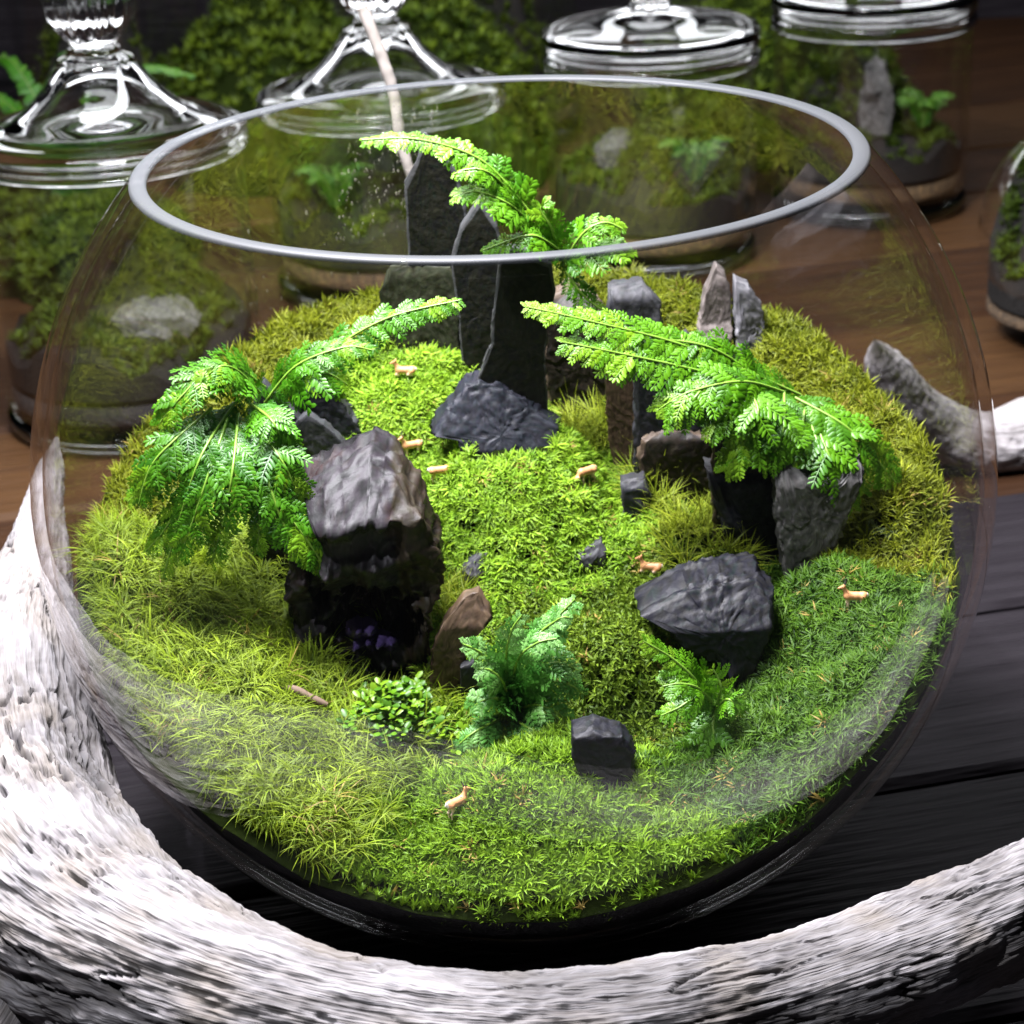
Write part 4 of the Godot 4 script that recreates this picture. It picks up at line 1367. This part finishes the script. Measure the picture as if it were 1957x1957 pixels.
# ---------------------------------------------------------------- jars behind the bowl
func jar(at: Vector3, r: float, top: float, lid: String, label: String) -> void:
	var j := thing("glass_jar", label, "jar", at, "glass jars with moss gardens behind the bowl")
	put("wall", lathe(PackedVector2Array([Vector2(r - 0.004, 0.012), Vector2(r - 0.001, 0.016), Vector2(r, 0.022), Vector2(r, top - 0.004), Vector2(r, top)]), 72), M.pane, j)
	put("inner_wall", lathe(PackedVector2Array([Vector2(r - 0.004, 0.0162), Vector2(r - 0.003, 0.024), Vector2(r - 0.003, top - 0.004), Vector2(r - 0.003, top)]), 72), M.pane, j)
	put("base", lathe(PackedVector2Array([Vector2(0.0002, 0.0002), Vector2(r - 0.006, 0.0002), Vector2(r - 0.002, 0.002), Vector2(r, 0.006), Vector2(r - 0.0005, 0.010), Vector2(r - 0.004, 0.0118), Vector2(0.0002, 0.0118)]), 72), M.glass, j)
	if lid == "":
		return
	var l := Node3D.new()
	l.name = "lid"
	l.position.y = top + 0.0008
	if lid == "dome":
		l.scale.y = 0.76
	j.add_child(l)
	var R := r + 0.002
	if lid == "dome":
		# ridged band, flaring dome, then a fluted knob; one shell of solid glass
		var outp := [Vector2(R - 0.004, 0.0), Vector2(R, 0.001), Vector2(R + 0.0014, 0.004), Vector2(R - 0.0008, 0.0065), Vector2(R + 0.0014, 0.009), Vector2(R - 0.0008, 0.0115), Vector2(R + 0.0012, 0.014), Vector2(R - 0.0005, 0.0175), Vector2(R - 0.006, 0.0205), Vector2(R * 0.80, 0.0215), Vector2(R * 0.66, 0.026), Vector2(R * 0.50, 0.037), Vector2(R * 0.37, 0.051), Vector2(R * 0.29, 0.062), Vector2(R * 0.27, 0.066), Vector2(R * 0.2, 0.069), Vector2(R * 0.17, 0.073), Vector2(R * 0.0003, 0.0732)]
		var inp := [Vector2(0.0002, 0.060), Vector2(R * 0.14, 0.058), Vector2(R * 0.26, 0.049), Vector2(R * 0.40, 0.035), Vector2(R * 0.58, 0.023), Vector2(R * 0.8, 0.0165), Vector2(R - 0.007, 0.0135), Vector2(R - 0.006, 0.001), Vector2(R - 0.004, 0.0)]
		var pr := smooth_profile(outp, 4)
		pr.append_array(PackedVector2Array(smooth_profile(inp, 4)))
		put("cover", lathe(pr, 96), M.glass, l)
		put("knob", lathe(smooth_profile([Vector2(0.0002, 0.0736), Vector2(R * 0.15, 0.0738), Vector2(R * 0.17, 0.077), Vector2(R * 0.23, 0.083), Vector2(R * 0.29, 0.094), Vector2(R * 0.31, 0.106), Vector2(R * 0.27, 0.116), Vector2(0.0002, 0.12)], 5), 96, 12, 0.06, 0.079), M.glass, l)
	else:
		var outp := [Vector2(R - 0.004, 0.0), Vector2(R, 0.0012), Vector2(R, 0.007), Vector2(R - 0.0022, 0.0085), Vector2(R - 0.0022, 0.0105), Vector2(R, 0.012), Vector2(R + 0.0003, 0.020), Vector2(R - 0.001, 0.0232), Vector2(R - 0.008, 0.0255), Vector2(R * 0.5, 0.029), Vector2(R * 0.25, 0.034), Vector2(R * 0.0003, 0.0345)]
		var inp := [Vector2(0.0002, 0.024), Vector2(R * 0.5, 0.022), Vector2(R - 0.012, 0.018), Vector2(R - 0.006, 0.014), Vector2(R - 0.0062, 0.001), Vector2(R - 0.004, 0.0)]
		var pr := smooth_profile(outp, 4)
		pr.append_array(PackedVector2Array(smooth_profile(inp, 4)))
		put("cover", lathe(pr, 96), M.glass, l)
		put("knob", lathe(smooth_profile([Vector2(0.0002, 0.0349), Vector2(R * 0.2, 0.0352), Vector2(R * 0.17, 0.041), Vector2(R * 0.26, 0.047), Vector2(R * 0.31, 0.056), Vector2(R * 0.25, 0.066), Vector2(0.0002, 0.07)], 5), 64), M.glass, l)


func jar_garden(at: Vector3, r: float, fill: float, rise: float, kind: int, sd: int, label: String) -> void:
	var rr := r - 0.0045
	var t := thing("jar_garden", label, "moss garden", at + Vector3(0, 0.0165, 0), "moss gardens inside the jars")
	var sand := mat([Color(0.20, 0.115, 0.04), Color(0.15, 0.09, 0.04), Color(0.03, 0.025, 0.022)][kind % 3], 0.9)
	sand.albedo_texture = M.gravel_tex
	sand.heightmap_enabled = true
	sand.heightmap_texture = M.gravel_tex
	sand.heightmap_scale = 0.3
	sand.uv1_triplanar = true
	sand.uv1_scale = Vector3(14, 14, 14)
	put("gravel_layer", lathe(PackedVector2Array([Vector2(0.0002, 0), Vector2(rr - 0.001, 0), Vector2(rr, 0.001), Vector2(rr, fill * 0.33), Vector2(0.0002, fill * 0.33)]), 48), sand, t)
	rng.seed = sd
	var peak := Vector2(rng.randf_range(-0.4, 0.4), rng.randf_range(-0.5, 0.0)) * r
	var hgt := func(x: float, z: float) -> float:
		return fill + rise * exp(-(Vector2(x, z) - peak).length_squared() / (r * r * 0.35)) + 0.5 * rise * nz.get_noise_3d(x * 22.0, sd * 3.1, z * 22.0)
	var v := PackedVector3Array()
	for j in 14:
		for i in 40:
			var a := TAU * i / 40
			var q := rr * maxf(j / 11.0, 0.003) if j < 12 else rr
			var y: float = hgt.call(q * cos(a), q * sin(a))
			if j == 13:
				y = fill * 0.46
			v.append(Vector3(q * cos(a), y, q * sin(a)))
	put("soil_mound", grid_mesh(40, 14, v, PackedColorArray(), PackedVector2Array(), true, true), M.soil, t)
	var xf := []
	var cl := []
	for i in 1300:
		var a := rng.randf() * TAU
		var q := sqrt(rng.randf()) * (rr - 0.005)
		var x := q * cos(a)
		var z := q * sin(a)
		var g := rng.randf()
		var yaw := rng.randf() * TAU
		var tilt := Vector3(rng.randf_range(-0.4, 0.4), 1, rng.randf_range(-0.4, 0.4)).normalized()
		if nz.get_noise_3d(x * 35.0, sd * 1.7, z * 35.0) < -0.22:
			continue
		var col := Color(0.035, 0.065, 0.004).lerp(Color(0.13, 0.18, 0.01), g * clampf(0.6 + nz.get_noise_3d(x * 25.0, sd, z * 25.0), 0.0, 1.0))  # moss colour darkened to stand for the shade under the lids
		xf.append(Transform3D((Basis(Quaternion(Vector3.UP, tilt)) * Basis(Vector3.UP, yaw)).scaled(Vector3.ONE * rng.randf_range(0.7, 1.1)), Vector3(x, hgt.call(x, z) - 0.001, z)))
		cl.append(col)
	scatter("moss", tuft("jar", sd + 7), xf, cl, "", t)


func jar_rock(at: Vector3, w: float, hgt: float, style: String, sd: float, label: String) -> void:
	var poly := PackedVector2Array()
	rng.seed = int(sd * 10)
	for i in 9:
		var a := TAU * i / 9
		poly.append(Vector2(cos(a) * w * rng.randf_range(0.75, 1.1), hgt * 0.5 + sin(a) * hgt * 0.5 * rng.randf_range(0.8, 1.15)))
	var o := put("rock", rock_mesh(poly, w * 1.2, hgt * 0.7, 0.8, style, sd), M.rock, null, Transform3D(Basis(), at))
	tag(o, label, "rock", "rocks inside the jars")


func jar_fern(at: Vector3, reach: float, n: int, sd: int, tall: float, label: String) -> void:
	var t := thing("fern", label, "fern", at, "ferns inside the jars")
	rng.seed = sd
	var row := []
	for k in 3:
		var s := []
		for v in 2:
			s.append(tinted(pinna_mesh(80 + v, 0.5), [Color(0.02, 0.09, 0.004), Color(0.035, 0.13, 0.006), Color(0.06, 0.17, 0.01)][k]))
		row.append(s + s)
	var m := mat(Color(0.1, 0.18, 0.03), 0.5)
	for i in n:
		var a := rng.randf() * TAU
		var d := Vector3(cos(a), 0, sin(a) * 0.8)
		var q := tall * rng.randf_range(0.6, 1.0)
		frond(t, PackedVector3Array([Vector3.ZERO, d * q * 0.2 + Vector3.UP * q * 0.55, d * q * 0.5 + Vector3.UP * q * 0.9, d * q * 0.85 + Vector3.UP * q * 0.85]), reach, row, m, true)


func jars() -> void:
	var A := Vector3(-0.203, 0, -0.451)
	var B := Vector3(-0.071, 0, -0.665)
	var C := Vector3(0.099, 0, -0.703)
	var D := Vector3(0.257, 0, -0.797)
	jar(A, 0.070, 0.143, "dome", "glass jar with a fluted knob and flaring lid behind the bowl's left")
	jar(B, 0.074, 0.112, "dome", "glass jar with a flaring domed lid right behind the pale twig")
	jar(C, 0.067, 0.124, "flat", "wide glass jar with a flat ridged lid above the back of the bowl rim")
	jar(D, 0.067, 0.124, "flat", "glass jar with a flat ridged lid at the upper right of the bowl")
	jar_garden(A, 0.070, 0.030, 0.045, 2, 301, "moss and dark soil inside the fluted knob jar")
	jar_garden(B, 0.074, 0.030, 0.055, 0, 302, "moss and tan gravel inside the domed jar behind the twig")
	jar_garden(C, 0.067, 0.030, 0.035, 0, 303, "moss and tan gravel inside the jar behind the bowl's rim")
	jar_garden(D, 0.067, 0.030, 0.045, 0, 304, "moss over golden gravel inside the upper right jar")
	jar_rock(C + Vector3(-0.018, 0.055, 0.03), 0.02, 0.032, "grey2", 11.0, "pale grey rock in the moss of the jar behind the bowl's rim")
	jar_rock(D + Vector3(0.0, 0.045, 0.035), 0.013, 0.06, "grey2", 12.0, "tall grey rock in the upper right jar")
	jar_rock(A + Vector3(0.02, 0.045, 0.045), 0.024, 0.028, "grey2", 13.0, "grey brown rock in the fluted knob jar")
	jar_fern(C + Vector3(0.025, 0.055, 0.03), 0.0045, 26, 71, 0.03, "small bright fern in the jar behind the bowl's rim")
	jar_fern(D + Vector3(0.03, 0.06, 0.03), 0.0045, 24, 72, 0.028, "small dark fern in the upper right jar")
	jar_fern(B + Vector3(-0.03, 0.06, 0.035), 0.0045, 22, 73, 0.03, "small fern in the domed jar behind the twig")
	jar_rock(B + Vector3(0.012, 0.028, 0.058), 0.007, 0.03, "rust", 14.0, "small rust orange stone at the front of the domed jar behind the twig")
	# round globe at the right edge with a large moss ball
	var E := Vector3(0.330, 0, -0.500)
	var g := thing("glass_globe", "round glass globe with moss cut off by the right edge of the photo", "globe", E)
	var pr := PackedVector2Array()
	for i in 49:
		var a := lerpf(-1.35, 1.05, i / 48.0)
		pr.append(Vector2(0.064 * cos(a), 0.0645 + 0.064 * sin(a)))
	put("wall", lathe(pr, 80), M.pane, g)
	jar_garden(E + Vector3(-0.004, 0.0, 0), 0.058, 0.02, 0.065, 1, 306, "tall moss mound over brown soil inside the glass globe")
	# more jars in the dark behind
	var far := [[Vector3(-0.30, 0, -1.02), 0.075, 0.16, "flat", "far jar with a pale flat lid between the fluted jar and the twig"], [Vector3(0.0, 0, -1.06), 0.07, 0.2, "flat", "tall far jar seen between the twig and the flat lidded jar"], [Vector3(0.17, 0, -1.1), 0.06, 0.17, "flat", "narrow far jar in the gap between the two flat lidded jars"], [Vector3(-0.13, 0, -1.1), 0.06, 0.19, "dome", "far domed jar in the dark behind the twig"]]
	var k := 0
	for f in far:
		jar(f[0], f[1], f[2], f[3], f[4])
		jar_garden(f[0], f[1], 0.03, 0.09, k, 320 + k, ["moss heap inside the far pale lidded jar", "moss heap inside the tall far jar", "moss heap inside the narrow far jar", "moss heap inside the far domed jar"][k])
		k += 1
	jar_fern(Vector3(-0.44, 0.09, -0.80), 0.014, 30, 91, 0.13, "large green fern at the top left corner behind the fluted jar")
	mossy_heap(Vector3(-0.44, 0.0, -0.82), 0.12, 0.11, 401, "large moss heap carrying the fern in the top left corner")
	mossy_heap(Vector3(-0.05, 0.0, -0.93), 0.09, 0.13, 402, "tall dark moss heap behind the domed jar and the flat lidded jar")
	mossy_heap(Vector3(0.22, 0.0, -1.0), 0.10, 0.12, 403, "moss heap behind the gap between the two flat lidded jars")
	mossy_heap(Vector3(-0.17, 0.0, -0.98), 0.09, 0.14, 404, "moss heap behind the domed jar, left of the pale twig")
	jar_fern(Vector3(-0.28, 0.04, -0.72), 0.010, 26, 92, 0.11, "green fern between the fluted jar and the domed jar")
	mossy_heap(Vector3(-0.28, 0.0, -0.73), 0.075, 0.055, 405, "low moss heap between the fluted jar and the domed jar")


func mossy_heap(at: Vector3, r: float, h: float, sd: int, label: String) -> void:
	var t := thing("moss_heap", label, "moss heap", at, "moss heaps behind the jars")
	put("mound", mound_mesh(r, h), M.under, t)
	rng.seed = sd
	var xf := []
	var cl := []
	for i in 900:
		var a := rng.randf() * TAU
		var q := sqrt(rng.randf()) * 0.99
		var p := Vector3(cos(a) * q * r, h * pow(1.0 - q * q, 0.6), sin(a) * q * r)
		p *= 1.0 + 0.12 * nz.get_noise_3dv(p * 40.0)
		var up := (p * Vector3(1.0 / r, 0.7 / h, 1.0 / r) + Vector3(rng.randf_range(-0.3, 0.3), 0.4, rng.randf_range(-0.3, 0.3))).normalized()
		xf.append(Transform3D((Basis(Quaternion(Vector3.UP, up)) * Basis(Vector3.UP, rng.randf() * TAU)).scaled(Vector3.ONE * rng.randf_range(0.9, 1.5)), p))
		cl.append(Color(0.03, 0.06, 0.004).lerp(Color(0.13, 0.19, 0.01), rng.randf()))
	scatter("moss", tuft("jar", sd + 3), xf, cl, "", t)


func mound_mesh(r: float, h: float) -> ArrayMesh:
	var v := PackedVector3Array()
	for j in 24:
		for i in 48:
			var a := TAU * i / 48
			var q := maxf(j / 23.0, 0.003)
			var p := Vector3(cos(a) * q * r, h * pow(1.0 - q * q, 0.6), sin(a) * q * r)
			p *= 1.0 + 0.12 * nz.get_noise_3dv(p * 40.0)
			v.append(p)
	return grid_mesh(48, 24, v, PackedColorArray(), PackedVector2Array(), true, true)


func droplets() -> void:
	# condensation on the inside of the rear glass
	rng.seed = 808
	var sp := SphereMesh.new()
	sp.radius = 0.0005
	sp.height = 0.001
	sp.radial_segments = 10
	sp.rings = 6
	var mm := MultiMesh.new()
	mm.transform_format = MultiMesh.TRANSFORM_3D
	mm.mesh = sp
	var xf := []
	var inner := BOWL_R - BOWL_T
	for i in 420:
		var az := deg_to_rad(rng.randf_range(-116, -100) if i < 240 else (rng.randf_range(-135, -98) if i < 300 else rng.randf_range(-30, 25)))
		var y := rng.randf_range(0.040, 0.098) if i < 240 else (rng.randf_range(0.0, 0.06) if i < 300 else rng.randf_range(-0.03, 0.095))
		var q := sqrt(inner * inner - y * y)
		var d := Vector3(q * cos(az), y, q * sin(az)).normalized()
		var s := rng.randf_range(0.3, 1.0) * (1.0 if i < 300 else 0.5)
		xf.append(Transform3D(Basis(Quaternion(Vector3.FORWARD, d)).scaled(Vector3(s * rng.randf_range(0.7, 1.0), s * rng.randf_range(0.8, 1.8), s * 0.55)), BOWL_C + d * (inner - 0.00022)))
	mm.instance_count = xf.size()
	for i in xf.size():
		mm.set_instance_transform(i, xf[i])
	var o := MultiMeshInstance3D.new()
	o.multimesh = mm
	o.material_override = M.drop
	o.name = "water_droplets"
	add_child(o)
	tag(o, "water droplets on the inside of the bowl's rear glass beside the spires", "", "", "stuff")
